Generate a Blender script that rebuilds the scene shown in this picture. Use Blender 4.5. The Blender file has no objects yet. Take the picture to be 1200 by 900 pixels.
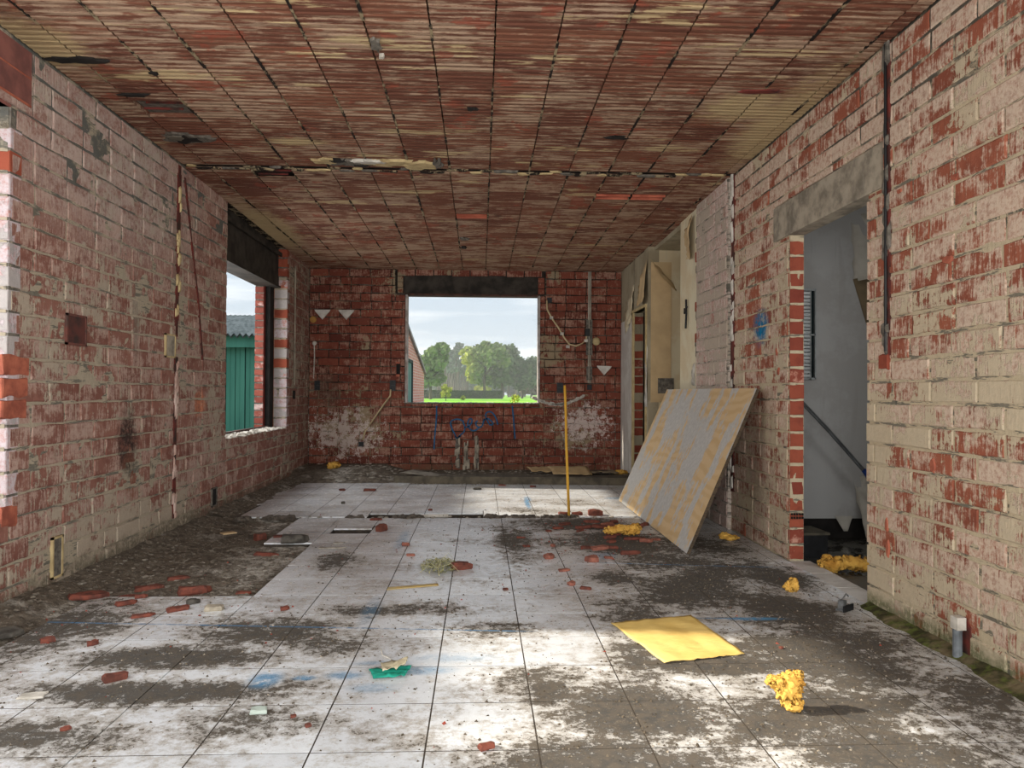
import bpy, math, random
import numpy as np
from mathutils import Vector, Matrix, noise as mnoise
R_ = random.Random(7)
sc = bpy.context.scene
COL = sc.collection

# ------------------------------------------------------------ camera
FPX, CAM_H = 866.0, 1.055
yaw, pit, roll = 0.0425, 0.011, 0.0054
cd = bpy.data.cameras.new('camera'); cam = bpy.data.objects.new('camera', cd); COL.objects.link(cam)
cd.sensor_fit = 'HORIZONTAL'; cd.sensor_width = 36.0; cd.lens = FPX / 1200 * 36.0
cd.clip_start = 0.05; cd.clip_end = 1500
cam.matrix_world = (Matrix.Translation((0, 0, CAM_H)) @ Matrix.Rotation(-yaw, 4, 'Z') @ Matrix.Rotation(math.pi / 2 + pit, 4, 'X')
                    @ Matrix.Rotation(roll, 4, 'Z'))
sc.camera = cam

# ------------------------------------------------------------ exposure, sky, sun, daylight, added fill lamps
sc.view_settings.view_transform = 'Standard'; sc.view_settings.look = 'None'
sc.view_settings.gamma = 1.0; sc.view_settings.use_curve_mapping = False
sc.view_settings.exposure = 0.0
def lin(c):
    return tuple(((v / 255) / 12.92 if v / 255 <= .04045 else ((v / 255 + .055) / 1.055) ** 2.4) for v in c)
def c4(c): return (*lin(c), 1.0)
w = bpy.data.worlds.new('sky'); sc.world = w; w.use_nodes = True
nt = w.node_tree; nt.nodes.clear()
tc = nt.nodes.new('ShaderNodeTexCoord'); mp = nt.nodes.new('ShaderNodeMapping'); mp.inputs['Scale'].default_value = (1.2, 1.2, 14)
nz = nt.nodes.new('ShaderNodeTexNoise'); nz.inputs['Scale'].default_value = 2.2; nz.inputs['Detail'].default_value = 7
cr = nt.nodes.new('ShaderNodeValToRGB')
cr.color_ramp.elements[0].position = .40; cr.color_ramp.elements[0].color = c4((192, 208, 221))
cr.color_ramp.elements[1].position = .60; cr.color_ramp.elements[1].color = c4((245, 250, 253))
bg = nt.nodes.new('ShaderNodeBackground'); wo = nt.nodes.new('ShaderNodeOutputWorld')
L = nt.links.new
L(tc.outputs['Generated'], mp.inputs[0]); L(mp.outputs[0], nz.inputs['Vector']); L(nz.outputs[0], cr.inputs[0]); L(cr.outputs[0], bg.inputs[0])
L(bg.outputs[0], wo.inputs[0]); bg.inputs[1].default_value = 1.2

def light(name, kind, loc, direction, energy, color=(1, 1, 1), size=None, angle=None):
    ld = bpy.data.lights.new(name, kind); o = bpy.data.objects.new(name, ld); COL.objects.link(o)
    ld.energy = energy; ld.color = color; o.location = loc
    o.rotation_euler = Vector(direction).to_track_quat('-Z', 'Y').to_euler()
    if size: ld.shape = 'RECTANGLE'; ld.size, ld.size_y = size
    if angle: ld.angle = angle
    return o
light('sun', 'SUN', (-20, 5, 12), (1, -.12, -.58), 8.2, (1, .91, .76), angle=math.radians(1.6))
light('daylight_rear_opening', 'AREA', (-.1, -1.75, 1.45), (0, 1, .03), 200, (1, .985, .95), size=(3.4, 2.1))
light('daylight_side_opening', 'AREA', (-2.75, 2.0, 1.5), (1, .12, -.05), 60, (1, .985, .95), size=(2.3, 1.9))
light('daylight_left_window', 'AREA', (-3.1, 7.3, 1.55), (1, -.1, -.12), 55, (1, .99, .96), size=(1.9, 1.5))
light('added_fill_right', 'AREA', (2.25, .2, 1.45), (-1, .45, 0), 175, (1, .985, .95), size=(2.6, 1.8))  # added fill lamp outside an unseen opening, brightens the left wall
light('added_fill_side_room', 'AREA', (4.3, 3.1, 1.5), (-1, .3, 0), 24, (1, .99, .97), size=(.95, 1.15))  # added fill lamp at an unseen window, brightens the side room

# ------------------------------------------------------------ node helper
class G:
    def __init__(s, name, rough=.85, spec=.3):
        s.m = bpy.data.materials.new(name); s.m.use_nodes = True; s.t = s.m.node_tree
        s.b = s.t.nodes['Principled BSDF']; s.b.inputs['Roughness'].default_value = rough
        s.b.inputs['Specular IOR Level'].default_value = spec
        s.geo = s.t.nodes.new('ShaderNodeNewGeometry'); s.pos = s.geo.outputs['Position']
        s.rnd = s.t.nodes.new('ShaderNodeObjectInfo').outputs['Random']
    def set(s, inp, v):
        if isinstance(v, bpy.types.NodeSocket): s.t.links.new(v, inp)
        elif isinstance(v, tuple) and len(v) == 3 and inp.type == 'RGBA': inp.default_value = c4(v)
        else: inp.default_value = v
    def vm(s, op, a, b):
        n = s.t.nodes.new('ShaderNodeVectorMath'); n.operation = op; s.set(n.inputs[0], a); s.set(n.inputs[1], b)
        return n.outputs['Value'] if op in ('LENGTH', 'DISTANCE') else n.outputs[0]
    def ma(s, op, a, b=0.0, clamp=False):
        n = s.t.nodes.new('ShaderNodeMath'); n.operation = op; n.use_clamp = clamp; s.set(n.inputs[0], a); s.set(n.inputs[1], b); return n.outputs[0]
    def noise(s, scale, stretch=None, detail=4, rough=.6, vec=None, off=0.0):
        v = vec or s.pos
        if stretch: v = s.vm('MULTIPLY', v, stretch)
        if off: v = s.vm('ADD', v, (off, off * .7, off * 1.3))
        n = s.t.nodes.new('ShaderNodeTexNoise'); s.set(n.inputs['Vector'], v); n.inputs['Scale'].default_value = scale
        n.inputs['Detail'].default_value = detail; n.inputs['Roughness'].default_value = rough; return n.outputs[0]
    def ramp(s, f, a, b, lo=0.0, hi=1.0):
        n = s.t.nodes.new('ShaderNodeMapRange'); n.interpolation_type = 'SMOOTHSTEP'; s.set(n.inputs[0], f)
        n.inputs[1].default_value = a; n.inputs[2].default_value = b; n.inputs[3].default_value = lo; n.inputs[4].default_value = hi; return n.outputs[0]
    def mix(s, f, a, b):
        n = s.t.nodes.new('ShaderNodeMix'); n.data_type = 'RGBA'; s.set(n.inputs[0], f); s.set(n.inputs[6], a); s.set(n.inputs[7], b); return n.outputs[2]
    def blob(s, c, r, edge=.55, rag=None):
        d = s.vm('SUBTRACT', s.pos, c); d = s.vm('MULTIPLY', d, (1 / r[0], 1 / r[1], 1 / r[2])); l = s.vm('LENGTH', d, (0, 0, 0))
        if rag is not None: l = s.ma('ADD', l, s.ma('MULTIPLY', s.ma('SUBTRACT', rag, .5), 1.6))
        return s.ramp(l, 1.0, 1.0 - edge)
    def color(s, c): s.set(s.b.inputs['Base Color'], c)
    def bump(s, h, strength=.5, dist=.01):
        n = s.t.nodes.new('ShaderNodeBump'); n.inputs['Strength'].default_value = strength; n.inputs['Distance'].default_value = dist
        s.set(n.inputs['Height'], h); s.t.links.new(n.outputs[0], s.b.inputs['Normal'])

def plain(name, c1, c2=None, scale=20, rough=.85, bump=.3, stretch=None, spec=.3, metal=0, dist=.005):
    g = G(name, rough, spec); c2 = c2 or tuple(int(v * .75) for v in c1)
    n = g.noise(scale, stretch, 6)
    g.color(g.mix(g.ramp(n, .35, .68), c1, c2)); g.b.inputs['Metallic'].default_value = metal
    if bump: g.bump(n, bump, dist)
    return g.m

def brick_mat(name, red1, red2, film, coat, f_amt, c_amt, axis, mortar=None, amt=(), marks=(), jointdark=None, crack=.85, brand=1.0):
    g = G(name, .92, .2)
    st = (8, 70, 7) if axis == 'Y' else (70, 8, 7)
    streak = g.noise(1.0, st, 3, .7)
    cm = (90, 90, 30); fine = g.noise(38, None, 4, .75)
    big = g.noise(1.5, None, 5, .62); mid = g.noise(6.5, (1, 1, 1.6), 5, .68, off=3.1)
    if mortar is None:
        base = g.mix(g.ma('FRACT', g.ma('MULTIPLY', g.rnd, 7.3)), red1, red2)
        base = g.mix(g.ramp(g.noise(9, None, 4, off=9), .45, .75, 0, .45), base, (88, 40, 34))
    else:
        base = g.mix(fine, mortar, tuple(int(v * .6) for v in mortar))
    # dusty whitish film left by the stripped plaster
    fm = g.ma('ADD', g.ma('MULTIPLY', mid, .6), g.ma('MULTIPLY', streak, .4))
    grn = g.noise(95, (1, 1, .6), 3, .8, off=2.2)
    fm = g.ma('ADD', fm, g.ma('MULTIPLY', g.ma('SUBTRACT', g.ma('FRACT', g.ma('MULTIPLY', g.rnd, 3.7)),   .5), .20 * brand if mortar is None else 0.0))
    fm = g.ramp(g.ma('ADD', g.ma('ADD', fm, f_amt - .5), g.ma('MULTIPLY', g.ma('SUBTRACT', grn, .5), .16)), .46, .56)
    fm = g.ma('MULTIPLY', fm, g.ramp(fine, .3, .58, .4, 1))
    c = g.mix(g.ma('MULTIPLY', fm, .88), base, film)
    # cream plaster residue
    cs = g.ma('ADD', g.ma('ADD', g.ma('MULTIPLY', big, .45), g.ma('MULTIPLY', g.noise(11, (1, 1, 1.3), 6, .7, off=5.5), .35)), g.ma('MULTIPLY', streak, .20))
    cs = g.ma('ADD', g.ma('ADD', cs, c_amt - .5), g.ma('MULTIPLY', g.ma('SUBTRACT', grn, .5), .10))
    if mortar is None: cs = g.ma('ADD', cs, g.ma('MULTIPLY', g.ma('SUBTRACT', g.ma('FRACT', g.ma('MULTIPLY', g.rnd, 17.9)), .5), .10 * brand))
    for (cc, rr, dd) in amt: cs = g.ma('ADD', cs, g.ma('MULTIPLY', g.blob(cc, rr, .7, mid), dd))
    cmask = g.ramp(cs, .505, .53)
    c = g.mix(g.ma('MULTIPLY', cmask, .95), c, g.mix(fine, coat, tuple(int(v * .8) for v in coat)))
    for (cc, rr, col, stg) in marks:
        if stg > 1:      # salt bloom / lime wash, finely broken up
            k = g.ma('ADD', g.ma('MULTIPLY', g.blob(cc, rr, .9, mid), .13), g.ma('ADD', g.ma('MULTIPLY', g.noise(11, None, 8, .8, off=14), .78), g.ma('MULTIPLY', grn, .22)))
            c = g.mix(g.ma('MULTIPLY', g.ma('MULTIPLY', g.ramp(k, .575, .62), g.blob(cc, rr, .45, mid)), .85), c, col); continue
        c = g.mix(g.ma('MULTIPLY', g.ma('MULTIPLY', g.blob(cc, rr, .6, mid), g.ramp(g.ma('ADD', g.ma('MULTIPLY', fine, .5), g.ma('MULTIPLY', mid, .5)), .38, .54, .25, 1.15)), stg), c, col)
    if jointdark and mortar is not None:
        cc, rr, col = jointdark
        c = g.mix(g.ma('MULTIPLY', g.blob(cc, rr, .35, mid), g.ramp(g.noise(7, None, 5, off=1), .40, .52)), c, col)
    if mortar is not None:      # bare grey joint showing where the smear has fallen out
        hs = (1, 1, 7)
        ck = g.ramp(g.noise(5.5, hs, 5, .7, off=6.1), .53, .57)
        c = g.mix(g.ma('MULTIPLY', ck, crack), c, g.mix(fine, (118, 115, 106), (62, 60, 55)))
    pit = g.ramp(grn, .66, .73, 0, .55); c = g.mix(pit, c, (74, 54, 46))
    g.color(c)
    h = g.ma('ADD', g.ma('MULTIPLY', streak, .6), g.ma('ADD', g.ma('MULTIPLY', cmask, .5), g.ma('MULTIPLY', fine, .7)))
    g.bump(h, .75, .006)
    return g.m

# ------------------------------------------------------------ mesh helper
class MB:
    def __init__(s): s.v = []; s.f = []
    def add(s, vs, fs, M=None):
        o = len(s.v)
        s.v += [tuple(M @ Vector(p)) if M is not None else tuple(p) for p in vs]
        s.f += [tuple(i + o for i in f) for f in fs]
    def box(s, x0, x1, y0, y1, z0, z1, M=None):
        s.add([(x0, y0, z0), (x1, y0, z0), (x1, y1, z0), (x0, y1, z0), (x0, y0, z1), (x1, y0, z1), (x1, y1, z1), (x0, y1, z1)],
              [(0, 3, 2, 1), (4, 5, 6, 7), (0, 1, 5, 4), (1, 2, 6, 5), (2, 3, 7, 6), (3, 0, 4, 7)], M)
    def tube(s, pts, r, n=8, cap=True):
        pts = [Vector(p) for p in pts]; o = len(s.v); k = len(pts)
        for i, p in enumerate(pts):
            t = (pts[min(i + 1, k - 1)] - pts[max(i - 1, 0)]).normalized()
            a = t.orthogonal() if abs(t.z) > .9 else t.cross(Vector((0, 0, 1)))
            a.normalize(); b = t.cross(a); rr = r[i] if isinstance(r, (list, tuple)) else r
            for j in range(n):
                an = 2 * math.pi * j / n; s.v.append(tuple(p + a * math.cos(an) * rr + b * math.sin(an) * rr))
        for i in range(k - 1):
            for j in range(n):
                s.f.append((o + i * n + j, o + i * n + (j + 1) % n, o + (i + 1) * n + (j + 1) % n, o + (i + 1) * n + j))
        if cap: s.f.append(tuple(o + j for j in range(n))[::-1]); s.f.append(tuple(o + (k - 1) * n + j for j in range(n)))
    def mesh(s, name, smooth=False):
        m = bpy.data.meshes.new(name); m.from_pydata(s.v, [], s.f); m.validate(); m.update()
        if smooth: m.polygons.foreach_set('use_smooth', [True] * len(m.polygons))
        return m
    def build(s, name, mat, parent=None, smooth=False, **k):
        return link(name, s.mesh(name, smooth), mat, parent, **k)
def link(name, me, mat, parent=None, loc=None, rot=None, scale=None, **k):
    o = bpy.data.objects.new(name, me); COL.objects.link(o)
    if mat and not me.materials: me.materials.append(mat)
    if parent: o.parent = parent
    if loc is not None: o.location = loc
    if rot is not None: o.rotation_euler = rot
    if scale is not None: o.scale = scale
    for a, b in k.items(): o[a] = b
    return o
def empty(name, loc=(0, 0, 0), rot=(0, 0, 0), **k):
    o = bpy.data.objects.new(name, None); COL.objects.link(o); o.location = loc; o.rotation_euler = rot; o.empty_display_size = .1
    for a, b in k.items(): o[a] = b
    return o
def T(x, y, z, rz=0, rx=0, ry=0):
    return Matrix.Translation((x, y, z)) @ Matrix.Rotation(rz, 4, 'Z') @ Matrix.Rotation(ry, 4, 'Y') @ Matrix.Rotation(rx, 4, 'X')

def view_px(p):
    X, Y, Z = p[0], p[1], p[2] - CAM_H
    a = X * math.cos(yaw) - Y * math.sin(yaw); c = X * math.sin(yaw) + Y * math.cos(yaw)
    if c < .1: return None
    return 600 + FPX * a / c, 460 - FPX * Z / c, c
def in_view(p, m=60):
    q = view_px(p); return q is not None and -m < q[0] < 1200 + m and -m < q[1] < 900 + m

# ------------------------------------------------------------ brick pieces (local: x length, +y into wall, z up, unit sizes)
def brick_mesh(seed, name='brick', depth=.03, jit=.0022):
    r = random.Random(seed); hx, hz = .5, .5
    per = [(-.5, -.5), (-.17, -.5), (.17, -.5), (.5, -.5), (.5, .5), (.17, .5), (-.17, .5), (-.5, .5)]
    v = []
    for (x, z) in per: v.append((x, depth, z))
    jx, jz = jit / .29, jit / .09
    rim = [(x + r.uniform(-1, 1) * jx * 1.5, .0035 + r.uniform(0, .003), z + r.uniform(-1, 1) * jz * 1.5) for x, z in per]
    v += rim
    v += [(x * (1 - .035 - r.uniform(0, .01)), r.uniform(-.001, .001), z * (1 - .1 - r.uniform(0, .05))) for x, z in per]
    f = [(i, (i + 1) % 8, 8 + (i + 1) % 8, 8 + i) for i in range(8)] + [(8 + i, 8 + (i + 1) % 8, 16 + (i + 1) % 8, 16 + i) for i in range(8)]
    f += [(16, 17, 22, 23), (17, 18, 21, 22), (18, 19, 20, 21)]
    return v, f
BR = [brick_mesh(i) for i in range(8)]

def subtract(iv, cuts):
    out = [iv]
    for a, b in cuts:
        nx = []
        for s0, s1 in out:
            if b <= s0 or a >= s1: nx.append((s0, s1)); continue
            if a > s0: nx.append((s0, a))
            if b < s1: nx.append((b, s1))
        out = nx
    return out
def brickwork(parent, M, s0, s1, z0, z1, course, blen, holes, mat, name='brick', seed=1, limit=300, mats_near=None, ragged=.006):
    """M maps local (x along wall, y into wall, z) to world."""
    r = random.Random(seed); lst = []
    nrow = int(round((z1 - z0) / course)); ch = (z1 - z0) / nrow
    for k in range(nrow):
        za = z0 + k * ch; zc = za + ch / 2
        x = s0 - (blen / 2 if k % 2 else 0) - r.uniform(0, .03)
        while x < s1:
            L_ = blen
            if r.random() < .12: L_ = blen / 2
            a, b = max(x, s0), min(x + L_, s1); x += L_
            if b - a < .03: continue
            hh = [(h[0] - r.uniform(0, ragged), h[1] + r.uniform(0, ragged), h[2], h[3]) for h in holes if h[2] < za + ch and h[3] > za]
            segs = [(a, b)]
            for h in hh:
                segs = [sg for (p, q) in segs for sg in cells(p, q, [h[0], h[1]])]
            for (p, q) in segs:
                if q - p < .035: continue
                zz = [(za, za + ch)]
                for h in hh:
                    if h[0] < (p + q) / 2 < h[1]: zz = [v for u in zz for v in subtract(u, [(h[2], h[3])])]
                for (u0, u1) in zz:
                    if u1 - u0 < .03: continue
                    lst.append(((p + q) / 2, (u0 + u1) / 2, q - p - .011, (u1 - u0) - .011 - r.uniform(0, .003), r.uniform(-.0035, .003), r.randrange(8), r.uniform(-.006, .006) if q - p > .1 else 0))
    sized = []
    for t in lst:
        p = M @ Vector((t[0], 0, t[1])); q = view_px(p)
        sized.append((-(1 / q[2] if (q and in_view(p)) else 0), t))
    sized.sort(key=lambda e: e[0])
    near = [t for _, t in sized[:limit]]; rest = [t for _, t in sized[limit:]]
    meshes = []
    for (v, f) in BR:
        me = bpy.data.meshes.new(name); me.from_pydata(v, [], f); me.materials.append(mat); meshes.append(me)
    base = M
    for t in near:
        o = bpy.data.objects.new(name, meshes[t[5]]); COL.objects.link(o); o.parent = parent
        o.matrix_local = base @ Matrix.Translation((t[0], t[4], t[1])) @ Matrix.Rotation(t[6], 4, 'Y') @ Matrix.Diagonal((t[2], 1, t[3], 1))
    if rest:
        mb = MB()
        for t in rest:
            v, f = BR[t[5]]
            mb.add(v, f, base @ Matrix.Translation((t[0], t[4], t[1])) @ Matrix.Rotation(t[6], 4, 'Y') @ Matrix.Diagonal((t[2], 1, t[3], 1)))
        mb.build('brick_remainder', mat, parent, kind='stuff')
def cells(a, b, cuts):
    xs = sorted(set([a, b] + [c for c in cuts if a < c < b])); return list(zip(xs[:-1], xs[1:]))
def core(mb, M, s0, s1, z0, z1, y0, y1, holes):
    for (a, b) in cells(s0, s1, [h[0] for h in holes] + [h[1] for h in holes]):
        zs = cells(z0, z1, [h[2] for h in holes if h[0] < (a + b) / 2 < h[1]] + [h[3] for h in holes if h[0] < (a + b) / 2 < h[1]])
        run = None
        for (c, d) in zs:
            if any(h[0] < (a + b) / 2 < h[1] and h[2] < (c + d) / 2 < h[3] for h in holes): continue
            mb.box(a, b, y0, y1, c, d, M)
def mortar_sheet(parent, M, s0, s1, z0, z1, holes, mat, amp, off, step=.03, seed=0, name='mortar_joint'):
    """uneven joint mortar and smears: an irregular skin a few mm behind or over the brick faces"""
    nx = max(2, int((s1 - s0) / step)); nz_ = max(2, int((z1 - z0) / step)); vs = []; fs = []
    for j in range(nz_ + 1):
        for i in range(nx + 1):
            x = s0 + (s1 - s0) * i / nx; z = z0 + (z1 - z0) * j / nz_
            n = mnoise.noise((x * 3.1 + seed, z * 3.1, 0)) * .6 + mnoise.noise((x * 9, z * 12 + seed, 4)) * .55 + mnoise.noise((x * 28, z * 28, 8)) * .3
            vs.append((x, off - n * amp, z))
    for j in range(nz_):
        for i in range(nx):
            x = s0 + (s1 - s0) * (i + .5) / nx; z = z0 + (z1 - z0) * (j + .5) / nz_
            if any(h[0] - .002 < x < h[1] + .002 and h[2] - .002 < z < h[3] + .002 for h in holes): continue
            a = j * (nx + 1) + i; fs.append((a, a + 1, a + nx + 2, a + nx + 1))
    mb = MB(); mb.add(vs, fs, M); return mb.build(name, mat, parent, smooth=True)

# ------------------------------------------------------------ room numbers (metres; camera stands at x=0, y=0)
XL, XR, HC, YB, XRB = -2.24, 1.946, 2.745, 9.75, 1.87
HB = 2.665           # ceiling height at the back wall; it sags from the cross joint at y=5.64
YJ = 5.64
def ceil_z(y): return HC if y < YJ else HC - .012 - (HC - HB - .012) * (y - YJ) / (YB - YJ)
ML = Matrix(((0, -1, 0, XL), (1, 0, 0, 0), (0, 0, 1, 0), (0, 0, 0, 1)))     # left wall: x->Y, y->-X
MR = Matrix(((0, 1, 0, XR), (-1, 0, 0, 0), (0, 0, 1, 0), (0, 0, 0, 1)))     # right wall: x->-Y, y->+X
MBk = Matrix.Translation((0, YB, 0))
def YR(a, b): return (-b, -a)

# ------------------------------------------------------------ wall materials
# left wall: dusty rose brick, cream smears; grey joints high up
lm_marks = [((XL, 4.6, 2.45), (.6, 1.7, .75), (182, 166, 158), .55), ((XL, 4.80, .72), (.4, .17, .30), (52, 38, 34), .85), ((XL, 4.83, .50), (.4, .14, .2), (120, 78, 58), .5),
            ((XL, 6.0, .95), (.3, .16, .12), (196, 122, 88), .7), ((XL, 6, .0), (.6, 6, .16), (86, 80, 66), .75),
            ((XL, 4.9, 1.52), (.3, .06, .35), (120, 114, 104), .5), ((XL, 5.5, 2.2), (.3, .05, .6), (120, 114, 104), .4)]
M_BL = brick_mat('left_wall_brick', (140, 98, 86), (122, 82, 72), (176, 152, 140), (182, 168, 150), .50, .470, 'Y', brand=.4,
                 amt=[((XL, 5.0, .1), (.6, 2.2, .5), .07), ((XL, 4.2, 2.4), (.6, 1.2, .5), .05), ((XL, 7.6, .3), (.6, 1.1, .35), -.12)], marks=lm_marks)
M_ML = brick_mat('left_wall_mortar', 0, 0, (176, 158, 140), (178, 166, 146), .40, .62, 'Y', mortar=(132, 120, 104), marks=lm_marks[1:2] + lm_marks[4:5],
                 jointdark=((XL, 5.0, 2.75), (.6, 3.2, .85), (92, 92, 88)))
rm_marks = [((XR, 5.06, 1.52), (.3, .16, .15), (16, 104, 146), 1.0), ((XR, 3, 0), (.4, 2.0, .10), (74, 84, 48), .7),
            ((XR, 6.1, 1.6), (.3, .48, 1.6), (196, 182, 172), .45), ((XR, 5.1, .5), (.3, .3, .5), (120, 100, 92), .35)]
M_BR = brick_mat('right_wall_brick', (150, 88, 68), (130, 74, 58), (204, 186, 168), (206, 190, 164), .55, .49, 'Y', brand=.9,
                 amt=[((XR, 4.5, 2.45), (.6, 1.5, .35), -.10), ((XR, 3.25, 2.3), (.6, .3, .5), -.13), ((XR, 3.55, .9), (.5, .22, .4), .12), ((XR, 2.8, .15), (.5, .8, .25), .03),
                      ((XR, 3.5, 1.7), (.5, .22, .35), -.12), ((XR, 2.9, 1.0), (.5, .6, .35), .05), ((XR, 3.55, .1), (.5, .3, .3), .10)], marks=rm_marks)
M_MR = brick_mat('right_wall_mortar', 0, 0, (196, 178, 156), (202, 186, 158), .45, .60, 'Y', mortar=(128, 122, 108), marks=rm_marks[1:3],
                 jointdark=((XR, 4.0, 2.75), (.6, 3.0, .55), (78, 74, 66)))
bm_marks = [((-1.65, YB, .45), (.75, .4, .42), (164, 144, 138), .0)]
M_BB = brick_mat('back_wall_brick', (126, 70, 55), (94, 50, 41), (158, 124, 108), (158, 140, 114), .47, .425, 'X', brand=.45,
                 amt=[((-1.7, YB, .50), (.75, .4, .52), .05), ((1.35, YB, .6), (.65, .4, .5), .045), ((.95, YB, .35), (.35, .4, .4), .05), ((.9, YB, 1.6), (.25, .4, .35), .10), ((-1.1, YB, 2.5), (.2, .4, .25), .12), ((1.0, YB, 2.6), (.15, .4, .15), .15)],
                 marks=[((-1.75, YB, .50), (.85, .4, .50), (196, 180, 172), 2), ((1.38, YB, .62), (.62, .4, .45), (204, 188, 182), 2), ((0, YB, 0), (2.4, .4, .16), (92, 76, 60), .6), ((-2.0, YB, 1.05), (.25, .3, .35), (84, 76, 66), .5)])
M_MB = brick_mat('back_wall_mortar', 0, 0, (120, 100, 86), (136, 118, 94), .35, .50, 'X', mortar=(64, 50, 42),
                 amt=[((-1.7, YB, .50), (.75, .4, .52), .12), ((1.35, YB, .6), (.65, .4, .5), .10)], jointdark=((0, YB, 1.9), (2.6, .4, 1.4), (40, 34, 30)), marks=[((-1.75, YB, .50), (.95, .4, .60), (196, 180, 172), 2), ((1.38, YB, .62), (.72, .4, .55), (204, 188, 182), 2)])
M_CLEAN = brick_mat('fresh_red_brick', (152, 80, 60), (126, 62, 50), (196, 150, 132), (190, 170, 150), .36, .32, 'Y')
M_PALE = brick_mat('whitened_brick', (176, 108, 88), (160, 98, 84), (190, 183, 188), (182, 175, 173), .66, .50, 'Y')
M_GREYM = plain('grey_mortar', (112, 106, 98), (72, 68, 62), 30)
M_CONC = plain('old_concrete', (164, 154, 138), (112, 105, 94), 9, bump=.5)
M_DARKC = plain('dark_stained_lintel', (62, 56, 50), (32, 28, 25), 6, bump=.5)
M_RUST = plain('rusty_steel', (78, 48, 38), (44, 30, 26), 14, rough=.7)
M_BLACK = plain('black_plastic', (26, 27, 30), (14, 14, 16), 20, rough=.5)
M_NEAR_BLACK = plain('cavity_dark', (30, 26, 24), (16, 14, 13), 10)  # near-black colour stands in for the shade inside cavities and holes
M_WHITEP = plain('white_plaster', (205, 200, 192), (160, 154, 144), 12)
M_CREAMP = plain('cream_plaster', (190, 170, 128), (160, 140, 102), 12, bump=.5)

# ------------------------------------------------------------ left wall with its two openings
hol_L1 = (1.1, 3.60, .44, 2.745); hol_L2 = (6.615, 8.65, .63, 2.80)
wl = empty('wall_left', kind='structure')
mb = MB()
core(mb, ML, -1.6, YB + .3, -.1, 2.80, .012, .15, [(1.1, 3.60, .44, 2.40), hol_L2, (8.65, 8.66, 0, 0)])
mb.build('wall_core', M_ML, wl)
mb = MB(); core(mb, ML, -1.6, YB + .3, -.5, 2.80, .21, .30, [(1.1, 3.70, .40, 2.30), (6.55, 8.46, .60, 2.25)])
mb.build('outer_leaf', brick_mat('outer_leaf_brick', (150, 66, 60), (120, 50, 46), (200, 180, 180), (190, 180, 175), .4, .35, 'Y'), wl)
mortar_sheet(wl, ML, 2.6, YB, 0, 2.73, [(1.1, 3.60, .44, 2.40), (1.1, 3.77, 2.40, 3), (hol_L2[0], hol_L2[1], .63, 3)], M_ML, .010, .0045, .028, 1)
brickwork(wl, ML, 2.6, YB - .01, 0, 2.74, .1098, .30, [(1.1, 3.61, .44, 2.40), (1.1, 3.77, 2.46, 3), (hol_L2[0], hol_L2[1], .63, 3)], M_BL, seed=3)

def jamb(parent, x0, x1, y, z0, z1, course, mat, name='jamb_brick', face=-1, rag=.008, depth=.09, mfront=M_GREYM, seed=0, pale=None):
    """a column of brick ends facing the camera (face -1: towards -y)"""
    r = random.Random(seed); n = int((z1 - z0) / course)
    mbm = MB(); mbm.box(x0 + .004, x1 - .004, y + .004, y + depth, z0, z1); mbm.build('jamb_mortar', mfront, parent)
    for k in range(n):
        za = z0 + k * course; yy = y - r.uniform(0, rag)
        m = MB(); v, f = brick_mesh(seed * 50 + k, depth=depth)
        m.add(v, f, Matrix.Translation(((x0 + x1) / 2, yy, za + course / 2)) @ Matrix.Diagonal((x1 - x0 - r.uniform(0, .006), 1, course - .014, 1)))
        m.build(name, (pale if (pale and r.random() < .07) else mat), parent)
jamb(wl, XL - .15, XL + .002, 8.65, .63, 2.36, .1145, M_PALE, seed=1, pale=M_CLEAN)
jamb(wl, XL - .13, XL + .002, 8.63, 2.37, 2.70, .11, M_CLEAN, seed=9)
jamb(wl, XL - .165, XL - .149, 8.655, .63, 2.36, .1145, M_CLEAN, seed=19)
jamb(wl, XL - .31, XL - .21, 8.45, .60, 2.25, .078, brick_mat('weathered_red_brick', (138, 76, 64), (118, 64, 56), (190, 170, 166), (180, 170, 160), .44, .34, 'Y'), seed=2, depth=.05)
jamb(wl, XL - .15, XL + .002, 3.60, .44, 2.40, .1098, M_PALE, seed=4, pale=M_CLEAN)
jamb(wl, XL - .30, XL - .21, 3.70, .44, 2.30, .078, M_CLEAN, seed=5, depth=.05)
mb = MB(); mb.box(XL - .205, XL - .155, 8.5, 8.70, .6, 2.4); mb.build('cavity_strip', M_NEAR_BLACK, wl)
# broken-out orange bricks beside the near opening
for k, (ya, yb, za) in enumerate([(3.56, 3.76, 1.17), (3.56, 3.75, 1.065), (3.56, 3.74, .96), (3.56, 3.68, .45)]):
    m = MB(); v, f = brick_mesh(70 + k, depth=.05, jit=.006); m.add(v, f, ML @ Matrix.Translation(((ya + yb) / 2, -.006, za)) @ Matrix.Diagonal((yb - ya, 1, .09, 1)))
    m.build('broken_brick', plain('raw_orange_brick', (170, 98, 76), (130, 70, 56), 12, bump=.6) if k == 0 else bpy.data.materials['raw_orange_brick'], wl, label='freshly broken orange brick edge')
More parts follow.
